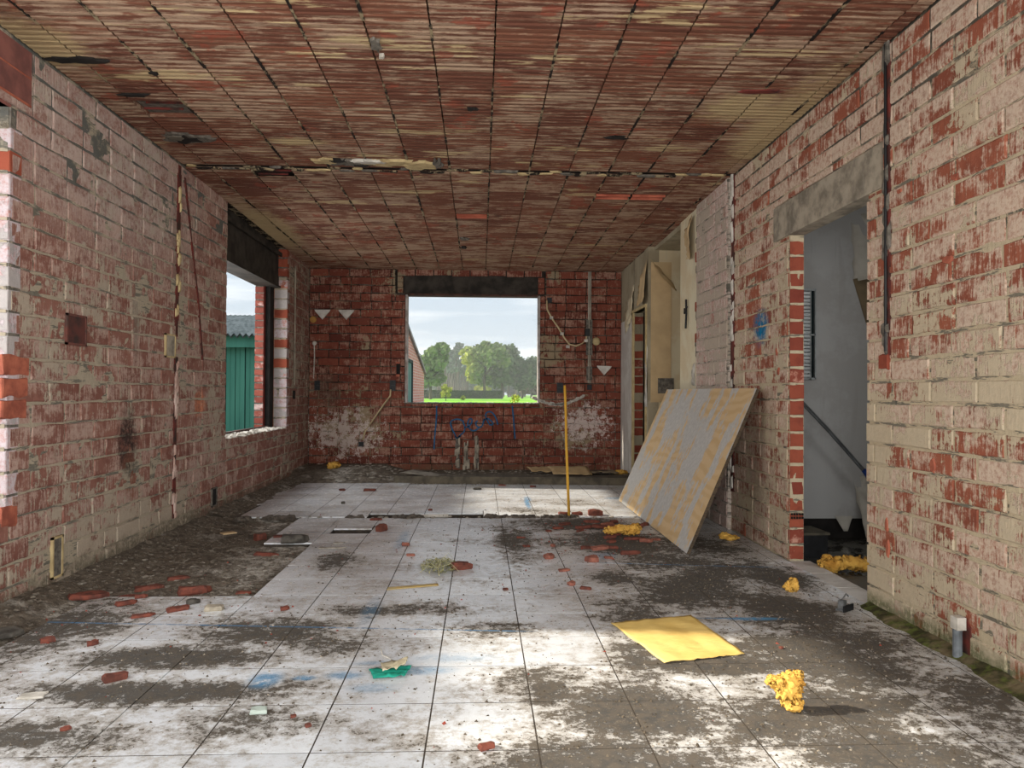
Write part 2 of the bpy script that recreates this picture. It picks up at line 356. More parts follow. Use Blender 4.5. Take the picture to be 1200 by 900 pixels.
# lintels of the left wall
mb = MB(); mb.box(XL - .28, XL - .10, 6.45, 8.66, 2.26, 2.76); mb.box(XL - .30, XL - .07, 6.45, 8.62, 2.24, 2.262)
mb.build('lintel', M_DARKC, wl, label='dark stained concrete lintel')
mb = MB(); mb.box(XL - .28, XL - .01, .9, 3.62, 2.40, 2.46)
for i in range(2): mb.box(XL - .28, XL - .004, .9, 3.765, 2.47 + i * .135, 2.595 + i * .135)
mb.build('lintel', plain('red_lintel_blocks', (132, 84, 76), (104, 66, 62), 8, bump=.4), wl, label='reddish lintel over the near opening')
for z in (2.47, 2.62):
    m = MB(); m.box(XL - .03, XL - .006, 2.0, 3.77, z - (.012 if z < 2.5 else .025), z); m.build('lintel_joint', bpy.data.materials['raw_orange_brick'], wl)
mb = MB(); mb.box(XL - .07, XL - .05, 6.60, 8.60, 2.60, 2.64)
mb.build('lintel_edge', M_DARKC, wl)

def lumps(mb, n, region, size, seed, zf=None, flat=.6):
    r = random.Random(seed)
    for i in range(n):
        x = r.uniform(region[0], region[1]); y = r.uniform(region[2], region[3]); s = size * r.uniform(.3, 1) ** 1.5
        z = zf(x, y) if zf else region[4]
        pts = [(r.uniform(.6, 1.1) * a * s, r.uniform(.6, 1.1) * b * s, r.uniform(.6, 1.1) * c * s * flat) for a, b, c in
               ((-1, -1, 0), (1, -1, 0), (1, 1, 0), (-1, 1, 0), (-.6, -.6, 1), (.6, -.6, 1), (.6, .6, 1), (-.6, .6, 1))]
        mb.add(pts, [(0, 3, 2, 1), (4, 5, 6, 7), (0, 1, 5, 4), (1, 2, 6, 5), (2, 3, 7, 6), (3, 0, 4, 7)], T(x, y, z - .002, r.uniform(0, 6)))
mb = MB(); lumps(mb, 170, (XL - .20, XL + .0, 6.63, 8.64, .63), .045, 5)
mb.build('sill_rubble', M_WHITEP, None, kind='stuff', label='pale mortar crumbs along the left window sill', category='rubble')
mb = MB(); mb.box(XL - .20, XL - .16, 6.63, 8.62, .60, .66); mb.build('sill_strip', M_RUST, wl)

# wall details on the left wall
def chase(parent, M, pts, wd, mat_in, mat_bits, seed, name='wall_chase', bits=40, dark=True):
    """a chopped groove shown as a dark recess strip just proud of the mortar skin, with mortar bits along it"""
    r = random.Random(seed); m = MB(); n = len(pts)
    for i in range(n - 1):
        (a, za), (b, zb) = pts[i], pts[i + 1]; k = max(1, int(abs(zb - za) / .06))
        for q in range(k):
            t0, t1 = q / k, (q + 1) / k; s0, z0 = a + (b - a) * t0, za + (zb - za) * t0; s1, z1 = a + (b - a) * t1, za + (zb - za) * t1
            w0 = wd * r.uniform(.7, 1.25)
            m.add([(s0 - w0, -.002, z0), (s0 + w0, -.002, z0), (s1 + w0, -.002, z1), (s1 - w0, -.002, z1), (s0 - w0, .01, z0), (s0 + w0, .01, z0), (s1 + w0, .01, z1), (s1 - w0, .01, z1)],
                  [(0, 1, 2, 3), (0, 4, 5, 1), (2, 6, 7, 3), (0, 3, 7, 4), (1, 5, 6, 2)], M @ Matrix.Translation((0, -.0045, 0)))
    o = m.build(name, mat_in, parent)
    if bits:
        m = MB()
        for i in range(bits):
            t = r.random() * (n - 1); i0 = int(t); (a, za), (b, zb) = pts[i0], pts[i0 + 1]; t -= i0
            s, z = a + (b - a) * t + r.uniform(-1, 1) * wd * 1.1, za + (zb - za) * t; h = r.uniform(.02, .07); ww = wd * r.uniform(.3, .9)
            pts_ = [(-ww, 0, -h), (ww, 0, -h * .8), (ww * .8, 0, h), (-ww, 0, h * .7), (-ww * .6, -.012, -h * .6), (ww * .6, -.01, -h * .6), (ww * .5, -.012, h * .6), (-ww * .6, -.01, h * .5)]
            m.add(pts_, [(4, 5, 6, 7), (0, 1, 5, 4), (1, 2, 6, 5), (2, 3, 7, 6), (3, 0, 4, 7)], M @ Matrix.Translation((s, -.006, z)))
        m.build(name + '_fill', mat_bits, parent)
M_CHASE = plain('chase_brick', (104, 44, 38), (50, 38, 34), 12)
chase(wl, ML, [(5.56, 2.72), (5.53, 1.45)], .026, M_CHASE, M_CREAMP, 1, bits=16)
chase(wl, ML, [(5.53, 1.30), (5.51, .12)], .022, M_CHASE, plain('pinkish_plaster', (190, 168, 158), (160, 130, 118), 12), 2, bits=26)
chase(wl, ML, [(5.66, 2.66), (5.80, 2.2), (5.95, 1.75), (6.05, 1.30)], .011, M_CHASE, M_CREAMP, 3, bits=0)
mb = MB()
mb.box(5.68, 5.684, 0, .01, 0, .01)
def box_recess(parent, M, s, z, ws, hs, frame_mat, in_mat, name='socket_hole'):
    o = empty(name); o.parent = parent
    m = MB(); t = .012
    m.box(s - ws, s + ws, -.012, .004, z - hs, z - hs + t, M); m.box(s - ws, s + ws, -.012, .004, z + hs - t, z + hs, M)
    m.box(s - ws, s - ws + t, -.012, .004, z - hs, z + hs, M); m.box(s + ws - t, s + ws, -.012, .004, z - hs, z + hs, M)
    m.build('hole_rim', frame_mat, o)
    m = MB(); m.box(s - ws + t, s + ws - t, -.007, .004, z - hs + t, z + hs - t, M); m.build('hole_back', in_mat, o)
    return o
M_HOLE = plain('socket_hole_brick', (92, 52, 46), (50, 42, 40), 9)  # dark grey-red tone for the back of the near socket hole
box_recess(wl, ML, 4.18, 1.385, .10, .085, plain('hole_rim_brick', (112, 66, 58), (70, 60, 56), 12), M_HOLE)
box_recess(wl, ML, 5.42, 1.375, .085, .085, M_CREAMP, M_CONC)
box_recess(wl, ML, 6.33, .16, .06, .08, M_GREYM, M_NEAR_BLACK)
box_recess(wl, ML, 4.02, .17, .05, .11, M_CREAMP, M_GREYM)
# conduit on the left wall by the corner
mb = MB(); mb.tube([(XL + .014, 8.95, 2.55), (XL + .014, 8.95, 1.12)], .009); mb.build('wall_conduit', M_CONC, wl)
mb = MB(); mb.box(8.93, 8.97, -.02, .004, .96, 1.06, ML); mb.build('conduit_end', M_NEAR_BLACK, wl)

# ------------------------------------------------------------ back wall with its window
wb = empty('wall_back', kind='structure')
holB = [(-.985, .775, .91, 2.33), (-1.12, .85, 2.33, 3.0)]
mb = MB(); core(mb, MBk, XL - .3, 2.8, -.4, 2.80, .012, .16, holB); mb.build('wall_core', M_MB, wb)
mortar_sheet(wb, MBk, XL, XRB + .01, 0, 2.67, holB, M_MB, .007, .009, .03, 5)
brickwork(wb, MBk, XL, XRB, 0, 2.664, .1066, .27, holB, M_BB, seed=11)
mb = MB(); mb.box(-1.22, .95, YB + .06, YB + .2, 2.345, 2.74); mb.build('lintel', M_DARKC, wb, label='sooty concrete lintel over the window')
mb = MB(); mb.box(-1.12, .85, YB + .03, YB + .2, 2.325, 2.35); mb.build('lintel_plate', M_RUST, wb)
mb = MB()
for i in range(8): mb.box(-1.1 + i * .24, -1.1 + i * .24 + .225, YB + .03, YB + .07, 2.585 + (i % 3) * .006, 2.68)
mb.build('lintel_brick_course', M_BB, wb)
mb = MB()
for i in range(3): mb.box(-1.10, -1.03, YB + .035, YB + .07, 2.36 + i * .075, 2.425 + i * .075)
for i in range(3): mb.box(.76, .84, YB + .035, YB + .07, 2.36 + i * .075, 2.425 + i * .075)
mb.build('lintel_side_bricks', M_BB, wb)
w1 = empty('window_1', kind='structure')
mb = MB(); mb.box(-.992, -.965, YB - .006, YB + .16, .91, 2.33); mb.box(.757, .782, YB - .006, YB + .16, .91, 2.33)
mb.build('window_reveal', plain('plastered_reveal', (176, 168, 164), (128, 118, 112), 10), w1)
mb = MB(); mb.box(-1.0, -.99, YB - .008, YB + .01, .91, 2.33); mb.build('rust_edge', M_RUST, w1)
mb = MB(); mb.box(-.98, .77, YB - .002, YB + .17, .895, .912); mb.build('window_sill', M_GREYM, w1)
mb = MB(); lumps(mb, 120, (-1.0, .80, YB + .0, YB + .14, .912), .02, 8)
mb.build('sill_crumbs', M_WHITEP, None, kind='stuff', label='small mortar crumbs on the back window sill', category='rubble')

# ------------------------------------------------------------ right wall
wr = empty('wall_right', kind='structure')
dY0, dY1, dZ = 3.645, 4.60, 2.06
holR = [(-dY1, -dY0, -1, dZ)]
mb = MB(); core(mb, MR, -7.06, 1.6, -.1, 2.80, .012, .10, [(-dY1, -dY0, -1, dZ + .015)] + [(-1.5, 1.1, .5, 2.4)]); mb.build('wall_core', M_MR, wr)  # second hole is an unseen opening added for the fill lamp
lin_h = (-4.83, -3.50, dZ, 2.285)
# the lintel is a sloping-cut concrete beam flush with the bricks
mortar_sheet(wr, MR, -6.56, -2.0, 0, 2.74, [holR[0], lin_h], M_MR, .008, .0055, .028, 9)
brickwork(wr, MR, -6.55, -2.0, 0, 2.74, .1015, .30, [(-dY1 - .002, -dY0 + .002, -1, dZ), lin_h], M_BR, seed=21, limit=300)
mb = MB(); mb.box(-4.83, -3.50, -.004, .10, dZ, 2.28, MR); mb.build('lintel', M_CONC, wr, label='grey concrete lintel above the doorway')
jamb(wr, XR + .004, XR + .10, dY1, 0, dZ, .1015, M_CLEAN, seed=7)
# pierced brick near the foot of the jamb
m = MB()
for i in range(5):
    for j in range(2): m.box(XR + .016 + i * .017, XR + .026 + i * .017, dY1 - .014, dY1 - .004, .265 + j * .022, .279 + j * .022)
m.build('perforation', M_NEAR_BLACK, wr)
# near jamb of the doorway: rough brick ends
m = MB()
for k in range(20):
    m.box(XR + .0, XR + .10, dY0 - .01 - R_.uniform(0, .012), dY0 + R_.uniform(-.004, .006), k * .1015 + .008, k * .1015 + .096)
m.build('jamb_brick', M_BR, wr)
# chases
chase(wr, MR, [(-3.455, 2.74), (-3.452, 1.24)], .022, M_CHASE, M_GREYM, 12, bits=22)
mb = MB(); mb.tube([(XR - .012, 3.455, 2.735), (XR - .012, 3.452, 2.0), (XR - .012, 3.453, 1.26)], .007)
mb.build('wall_conduit', M_BLACK, wr)
m = MB(); v, f = brick_mesh(5, depth=.02, jit=.006); m.add(v, f, MR @ Matrix.Translation((-3.475, -.014, 1.21)) @ Matrix.Diagonal((.075, 1, .07, 1))); m.build('brick_stub', M_CLEAN, wr)
chase(wr, MR, [(-5.62, 2.74), (-5.63, 1.06), (-5.62, .3)], .030, M_CHASE, M_WHITEP, 13, bits=40)
chase(wr, MR, [(-6.53, 2.74), (-6.53, .6)], .034, M_NEAR_BLACK, M_GREYM, 14, bits=22)
for k, z in enumerate((2.28, 1.83, 1.55)):
    m = MB(); v, f = brick_mesh(30 + k, depth=.03, jit=.006); m.add(v, f, MR @ Matrix.Translation((-6.53, -.02, z)) @ Matrix.Diagonal((.10, 1, .08, 1))); m.build('brick_stub', M_CLEAN, wr)
# chipped raw clay spots
for (y, z, a, b) in ((3.10, .75, .03, .05), (3.35, 2.0, .035, .02), (3.46, .43, .02, .06), (3.45, .32, .02, .07), (2.95, 1.95, .05, .025), (4.75, 1.2, .03, .04), (4.78, 1.33, .02, .05), (3.0, 1.62, .06, .03)):
    m = MB(); n = 9; rr = [R_.uniform(.75, 1.05) for _ in range(n)]; a, b = a * .7, b * .7
    p = [(math.cos(i * 6.283 / n) * a * rr[i], .002, math.sin(i * 6.283 / n) * b * rr[i]) for i in range(n)]
    q = [(x * .8, -.007, z_ * .8) for x, _, z_ in p]
    m.add(p + q, [tuple(range(n, 2 * n))] + [(i, (i + 1) % n, n + (i + 1) % n, n + i) for i in range(n)], MR @ Matrix.Translation((-y, 0, z)))
    m.build('clay_chip', bpy.data.materials['raw_orange_brick'], wr)
# white-plastered pilaster face between the two chases, a little proud
M_WPL = brick_mat('white_painted_brick', (150, 84, 70), (132, 70, 58), (200, 184, 174), (190, 176, 160), .66, .50, 'Y')
M_WPM = brick_mat('white_painted_mortar', 0, 0, (200, 186, 174), (184, 172, 156), .6, .5, 'Y', mortar=(120, 112, 102))
wp = empty('wall_pilaster', kind='structure')
MP = Matrix(((0, 1, 0, XR - .035), (-1, 0, 0, 0), (0, 0, 1, 0), (0, 0, 0, 1)))
mb = MB(); mb.box(-6.49, -5.665, .01, .05, 0, 2.735, MP); mb.build('wall_core', M_WPM, wp)
mortar_sheet(wp, MP, -6.49, -5.665, 0, 2.735, [], M_WPM, .006, .005, .028, 19)
brickwork(wp, MP, -6.49, -5.665, 0, 2.735, .1015, .27, [], M_WPL, seed=31)

# wallpapered pier, side recess, and the rear right wall with its doorway
def paper_mat(name, a, b, c=(150, 140, 120), amt=.5):
    g = G(name, .8); n = g.noise(2.2, None, 6, .65); s = g.noise(1.2, (9, 9, 1), 5, .6)
    k = g.mix(g.ramp(n, .42, .55), a, b); k = g.mix(g.ramp(s, .55, .66, 0, amt), k, c); g.color(k); g.bump(g.noise(14, None, 5), .3, .006); return g.m
M_PAPER = paper_mat('old_wallpaper', (198, 182, 152), (206, 196, 170), (178, 170, 152))
M_KRAFT = plain('kraft_paper_backing', (194, 168, 130), (176, 152, 116), 3, bump=.15)
M_GREYP = paper_mat('bare_grey_plaster', (140, 128, 106), (158, 148, 126), (112, 104, 88))
M_PALEP = paper_mat('pale_panel', (196, 192, 186), (180, 174, 168), (160, 148, 136))
wrr = empty('wall_right_rear', kind='structure')
mb = MB(); mb.box(XR - .01, XR + .14, 6.56, 7.10, 0, 2.80); mb.build('pier', M_PAPER, wrr)
mb = MB(); mb.box(XRB + .02, 3.4, 8.2, 8.3, 0, 2.80); mb.build('recess_wall', M_PAPER, wrr)
mb = MB(); mb.box(XRB + .03, 2.13, 8.185, 8.205, .95, 2.52); mb.build('kraft_panel', M_KRAFT, wrr, label='tan paper backing')
mb = MB(); mb.box(1.98, 2.16, 8.18, 8.19, 1.05, 1.22); mb.build('mortar_patch', M_GREYM, wrr)
mb = MB(); mb.box(2.9, 3.0, 6.9, 8.3, 0, 2.8); mb.build('recess_side', M_PAPER, wrr)
mb = MB(); mb.box(XR + .13, 3.0, 7.0, 7.1, 0, 2.8); mb.build('recess_front', M_PAPER, wrr)
mb = MB(); mb.box(XR - .0, 3.1, 7.09, 8.21, 2.655, 2.74); mb.build('recess_ceiling', M_GREYP, wrr)
# wall plane x=XRB from 8.2 to 9.75 with doorway 8.33..8.98
dy0, dy1 = 8.30, 8.98
mb = MB(); mb.box(XRB, XRB + .12, dy1, 9.80, 0, 2.8); mb.box(XRB, XRB + .12, 8.19, dy0 - .02, 0, 2.8); mb.box(XRB, XRB + .12, dy0 - .02, dy1, 2.03, 2.8)
mb.build('plastered_wall', M_GREYP, wrr)
mb = MB(); mb.box(XRB - .012, XRB, 9.06, 9.72, .02, 1.98); mb.build('pale_board', M_PALEP, wrr, label='smooth pale panel beside the rear doorway')
jamb(wrr, XRB + .01, XRB + .12, dy1 + .002, 0, 2.02, .105, M_CLEAN, seed=17)
mb = MB(); mb.box(XRB - .012, XRB + .01, dy1 - .02, dy1 + .05, 0, 2.03); mb.box(XRB - .012, XRB + .01, dy0 - .05, dy0, .0, 2.03); mb.box(XRB - .02, XRB + .06, dy0 - .05, dy1 + .05, 2.03, 2.06)
mb.build('door_frame_remnant', M_CREAMP, wrr)
mb = MB(); mb.box(XRB + .2, 3.4, 9.75, 9.85, 0, 2.7); mb.box(3.0, 3.1, 8.3, 9.8, 0, 2.7); mb.build('rear_room_wall', plain('grey_plaster_far', (128, 124, 118), (108, 104, 98), 5), wrr)
def sheet(name, mat, pts, parent=None, nu=10, nv=8, amp=.01, curl=0, thick=.0015, seed=0, **k):
    """rumpled sheet spanned by 4 world corners (bilinear)"""
    a, b, c, d = [Vector(p) for p in pts]; n = (b - a).cross(d - a).normalized(); m = MB(); vs = []
    for s_ in (0, 1):
        for j in range(nv + 1):
            for i in range(nu + 1):
                u, v = i / nu, j / nv
                p = a * (1 - u) * (1 - v) + b * u * (1 - v) + c * u * v + d * (1 - u) * v
                e = amp * (mnoise.noise((u * 4 + seed, v * 4, seed)) + .5 * mnoise.noise((u * 11, v * 11 + seed, 3))) + curl * (v ** 2)
                if i in (0, nu) or j in (0, nv): p = p + (b - a).normalized() * mnoise.noise((u * 20, v * 20, seed + 5)) * .012
                vs.append(p + n * (e + abs(amp) * .6 + s_ * thick))
    N = (nu + 1) * (nv + 1); fs = []
    for j in range(nv):
        for i in range(nu):
            q = j * (nu + 1) + i; fs.append((q, q + nu + 1, q + nu + 2, q + 1)); fs.append((N + q, N + q + 1, N + q + nu + 2, N + q + nu + 1))
    for i in range(nu):
        fs.append((i, i + 1, N + i + 1, N + i)); q = nv * (nu + 1) + i; fs.append((q, N + q, N + q + 1, q + 1))
    for j in range(nv):
        q = j * (nu + 1); r = q + nu + 1; fs.append((q, N + q, N + r, r)); q += nu; r += nu; fs.append((q, r, N + r, N + q))
    m.add(vs, fs); return m.build(name, mat, parent, smooth=True, **k)
# hanging wallpaper tongues (parts of the wall they are still glued to)
sheet('peeled_wallpaper', M_KRAFT, [(XR - .02, 6.98, 2.60), (XR - .06, 6.62, 2.68), (XR - .13, 6.64, 2.28), (XR - .05, 7.05, 2.36)], wrr, amp=.03, curl=.06, seed=2)
sheet('peeled_wallpaper', M_KRAFT, [(1.90, 8.17, 2.56), (2.13, 8.17, 2.30), (2.20, 8.06, 2.22), (1.98, 8.08, 2.44)], wrr, amp=.02, curl=.05, seed=4)
sheet('peeled_wallpaper', M_PAPER, [(XRB - .02, 9.50, 2.12), (XRB - .02, 8.95, 2.38), (XRB - .07, 8.98, 1.98), (XRB - .06, 9.42, 1.80)], wrr, amp=.03, curl=.03, seed=6)
sheet('peeled_wallpaper', M_KRAFT, [(XRB - .01, 8.20, 2.55), (XRB - .01, 8.62, 2.30), (XRB - .04, 8.45, 2.05), (XRB - .03, 8.20, 2.08)], wrr, amp=.02, curl=.02, seed=7)
sheet('peeled_wallpaper', M_WHITEP, [(XR - .02, 6.66, 1.32), (XR - .02, 6.60, 1.35), (XR - .05, 6.60, 1.12), (XR - .06, 6.68, 1.14)], wrr, nu=4, nv=6, amp=.02, curl=.03, seed=8)
sheet('peeled_wallpaper', M_WHITEP, [(XRB - .01, 8.28, 1.62), (XRB - .01, 8.22, 1.62), (XRB - .04, 8.20, .9), (XRB - .05, 8.26, .9)], wrr, nu=4, nv=8, amp=.02, curl=.02, seed=9)
m = MB(); m.tube([(XR - .03, 6.83, 1.93), (XR - .03, 6.82, 1.80), (XR - .03, 6.84, 1.66)], .010); m.tube([(XR - .03, 6.88, 1.85), (XR - .045, 6.83, 1.80), (XR - .03, 6.79, 1.86)], .008)
m.build('wall_hook', M_BLACK, wrr)

# rear wall behind the camera: closed sides, wide opening in the middle, and roof slab beyond
mb = MB(); mb.box(XL - .3, -1.75, -1.7, -1.55, -.1, 2.8); mb.box(1.75, 2.1, -1.7, -1.55, -.1, 2.8); mb.box(-1.75, 1.75, -1.7, -1.55, 2.4, 2.8)
mb.build('wall_behind', M_MR, None, kind='structure')

# ------------------------------------------------------------ side room seen through the doorway
sr = empty('side_room', kind='structure')
M_SRW = paper_mat('side_room_plaster', (158, 158, 158), (150, 149, 148), (136, 134, 130), .3)
mb = MB(); mb.box(2.05, 4.1, 5.45, 5.6, .12, 2.75); mb.build('room_back_wall', M_SRW, sr)
mb = MB(); mb.box(2.05, 4.1, 5.47, 5.6, -.1, .12); mb.build('dark_gap', M_NEAR_BLACK, sr)
mb = MB(); mb.box(4.0, 4.15, 1.2, 5.6, -.1, .9); mb.box(4.0, 4.15, 1.2, 5.6, 2.1, 2.75); mb.box(4.0, 4.15, 1.2, 2.6, .9, 2.1); mb.box(4.0, 4.15, 3.6, 5.6, .9, 2.1)  # unseen window gap added here to let light into the side room
mb.build('room_side_wall', M_SRW, sr)
mb = MB(); mb.box(2.05, 4.15, 1.1, 1.25, -.1, 2.75); mb.build('room_near_wall', M_SRW, sr)
mb = MB(); mb.box(2.0, 4.2, 1.1, 5.6, 2.70, 2.8); mb.build('room_ceiling', M_SRW, sr)
g = G('wet_dark_screed', .35, .5); n = g.noise(3, None, 5); g.color(g.mix(g.ramp(n, .4, .6), (52, 50, 46), (84, 82, 76)))
g.set(g.b.inputs['Roughness'], g.ramp(n, .42, .56, .05, .6)); g.bump(g.noise(30, None, 5), .2, .004)
mb = MB(); mb.box(2.0, 4.1, 1.2, 5.5, -.1, -.03); mb.build('room_floor', g.m, sr)
for k, (x0, x1) in enumerate(((XR, XR + .12),)):
    for i in range(3):
        m = MB(); m.box(XR - .04, XR + .14, 3.66 + i * .315, 3.66 + i * .315 + .308, -.04, -.004 + i * .001); m.build('threshold_tile', M_PALEP, sr)
# torn wallpaper in the side room
sheet('torn_wallpaper', plain('pale_paper', (176, 172, 164), (156, 152, 144), 4), [(2.78, 5.44, 2.42), (3.1, 5.42, 2.40), (3.05, 5.38, 1.95), (2.80, 5.43, 1.90)], sr, amp=.03, seed=3)
sheet('torn_wallpaper', plain('brown_backing', (112, 98, 76), (96, 84, 66), 6), [(2.80, 5.445, 1.92), (2.95, 5.445, 1.95), (3.12, 5.445, 1.15), (3.02, 5.445, 1.2)], sr, amp=.004, seed=5)
sheet('torn_wallpaper', bpy.data.materials['brown_backing'], [(2.93, 5.44, 1.5), (3.03, 5.44, 1.5), (3.03, 5.44, 1.28), (2.94, 5.44, 1.26)], sr, nu=4, nv=4, amp=.01, seed=15)
sheet('torn_wallpaper', bpy.data.materials['pale_paper'], [(2.80, 5.42, .42), (3.0, 5.40, .5), (3.0, 5.34, .02), (2.86, 5.35, -.01)], sr, amp=.05, seed=6)
sheet('torn_wallpaper', bpy.data.materials['pale_paper'], [(2.66, 5.44, .14), (2.80, 5.44, .14), (2.75, 5.42, .03), (2.72, 5.42, .03)], sr, nu=4, nv=4, amp=.01, seed=7)
wv = empty('window_2', kind='structure')
mb = MB(); 
for (a, b, c, d) in ((2.385, 2.50, 1.825, 1.84), (2.385, 2.50, 1.16, 1.175), (2.455, 2.463, 1.16, 1.84), (2.492, 2.50, 1.16, 1.84), (2.463, 2.5, 1.49, 1.50), (2.385, 2.46, 1.495, 1.505)): mb.box(a, b, 5.41, 5.45, c, d)
mb.build('window_frame', plain('dull_aluminium', (150, 154, 156), (120, 124, 126), 8, rough=.5), wv)
mb = MB(); mb.box(2.463, 2.492, 5.43, 5.445, 1.175, 1.825); mb.build('pane', plain('dark_glass', (22, 34, 36), (12, 20, 22), 3, rough=.15, bump=0), wv)
me = MB(); me.box(2.345, 2.455, 5.415, 5.44, 0, .020); me = me.mesh('slat'); me.materials.append(plain('pale_slat', (196, 200, 202), (170, 174, 176), 8))
for i in range(24): link('slat', me, None, wv, loc=(0, 0, 1.18 + i * .0268))
m = MB(); m.tube([(2.30, 5.30, 1.03), (2.55, 5.30, .77), (2.82, 5.30, .47), (2.98, 5.3, .30)], .008); m.tube([(2.31, 5.31, 1.045), (2.56, 5.31, .785), (2.83, 5.31, .485), (2.98, 5.31, .32)], .007)
pipe = m.build('conduit_pair', plain('grey_conduit', (92, 94, 96), (64, 66, 68), 10, rough=.5), None, label='dark grey conduits slanting across the side room wall behind the doorway', category='conduit')
m = MB(); m.tube([(2.80, 5.29, .50), (2.84, 5.29, .44)], .018); m.tube([(2.82, 5.29, .46), (2.85, 5.27, .40)], .008); m.build('blue_tie', plain('blue_tape', (40, 70, 140), (30, 50, 110), 8), pipe, label='blue tape at the conduit joint')
# dark crate inside the doorway
cr_ = empty('crate', (2.19, 4.93, -.03), (0, 0, .05), label='black box standing just inside the doorway behind the brick jamb', category='box')
m = MB(); m.box(-.11, .11, -.12, .12, 0, .15); m.build('crate_body', M_BLACK, cr_)
m = MB(); m.box(-.12, .12, -.13, .13, .15, .165); m.build('crate_lid', plain('dusty_lid', (84, 78, 66), (60, 56, 48), 10), cr_)

# ------------------------------------------------------------ floor
TS = .335; tx0, ty0 = -.157, 2.189
Bl = [  # dirt stains: x, y, rx, ry, strength
 (.55, 2.45, .36, .28, .95), (.42, 2.1, .45, .22, .8), (.95, 2.35, .3, .25, .7), (1.35, 2.9, .45, .4, .8), (1.5, 3.5, .3, .6, .75), (1.25, 2.45, .35, .25, .7),
 (.95, 2.85, .4, .14, .9), (1.15, 3.9, .45, .5, .7), (1.3, 4.5, .5, .5, .65), (.95, 5.2, .55, .5, .8), (.75, 5.9, .6, .35, .75), (1.5, 5.0, .4, .6, .7),
 (-1.25, 3.0, .5, .16, .75), (-.95, 3.3, .35, .28, .65), (-.55, 3.6, .35, .12, .55), (-1.15, 2.65, .55, .14, .8), (-.62, 3.1, .22, .16, .6), (-.7, 2.4, .3, .14, .6),
 (-.9, 4.65, .16, .35, .65), (-.28, 3.62, .22, .14, .6), (.05, 3.3, .3, .12, .5), (.25, 5.3, .2, .7, .55), (-1.9, 3.4, .4, .5, .7), (-1.4, 2.3, .4, .14, .6),
 (.2, 2.75, .3, .12, .45), (1.2, 2.15, .35, .25, .75), (1.6, 3.1, .25, .3, .7), (.75, 3.55, .25, .3, .6), (.8, 4.2, .3, .2, .6), (1.25, 4.1, .3, .3, .8), (.62, 2.85, .12, .5, .6), (.9, 7.1, .5, .25, .35), (.45, 6.6, .3, .2, .45), (1.75, 2.6, .25, .9, .5), (.28, 2.6, .16, .22, .6), (1.7, 4.2, .25, .5, .7), (1.65, 2.2, .5, .25, .45)]
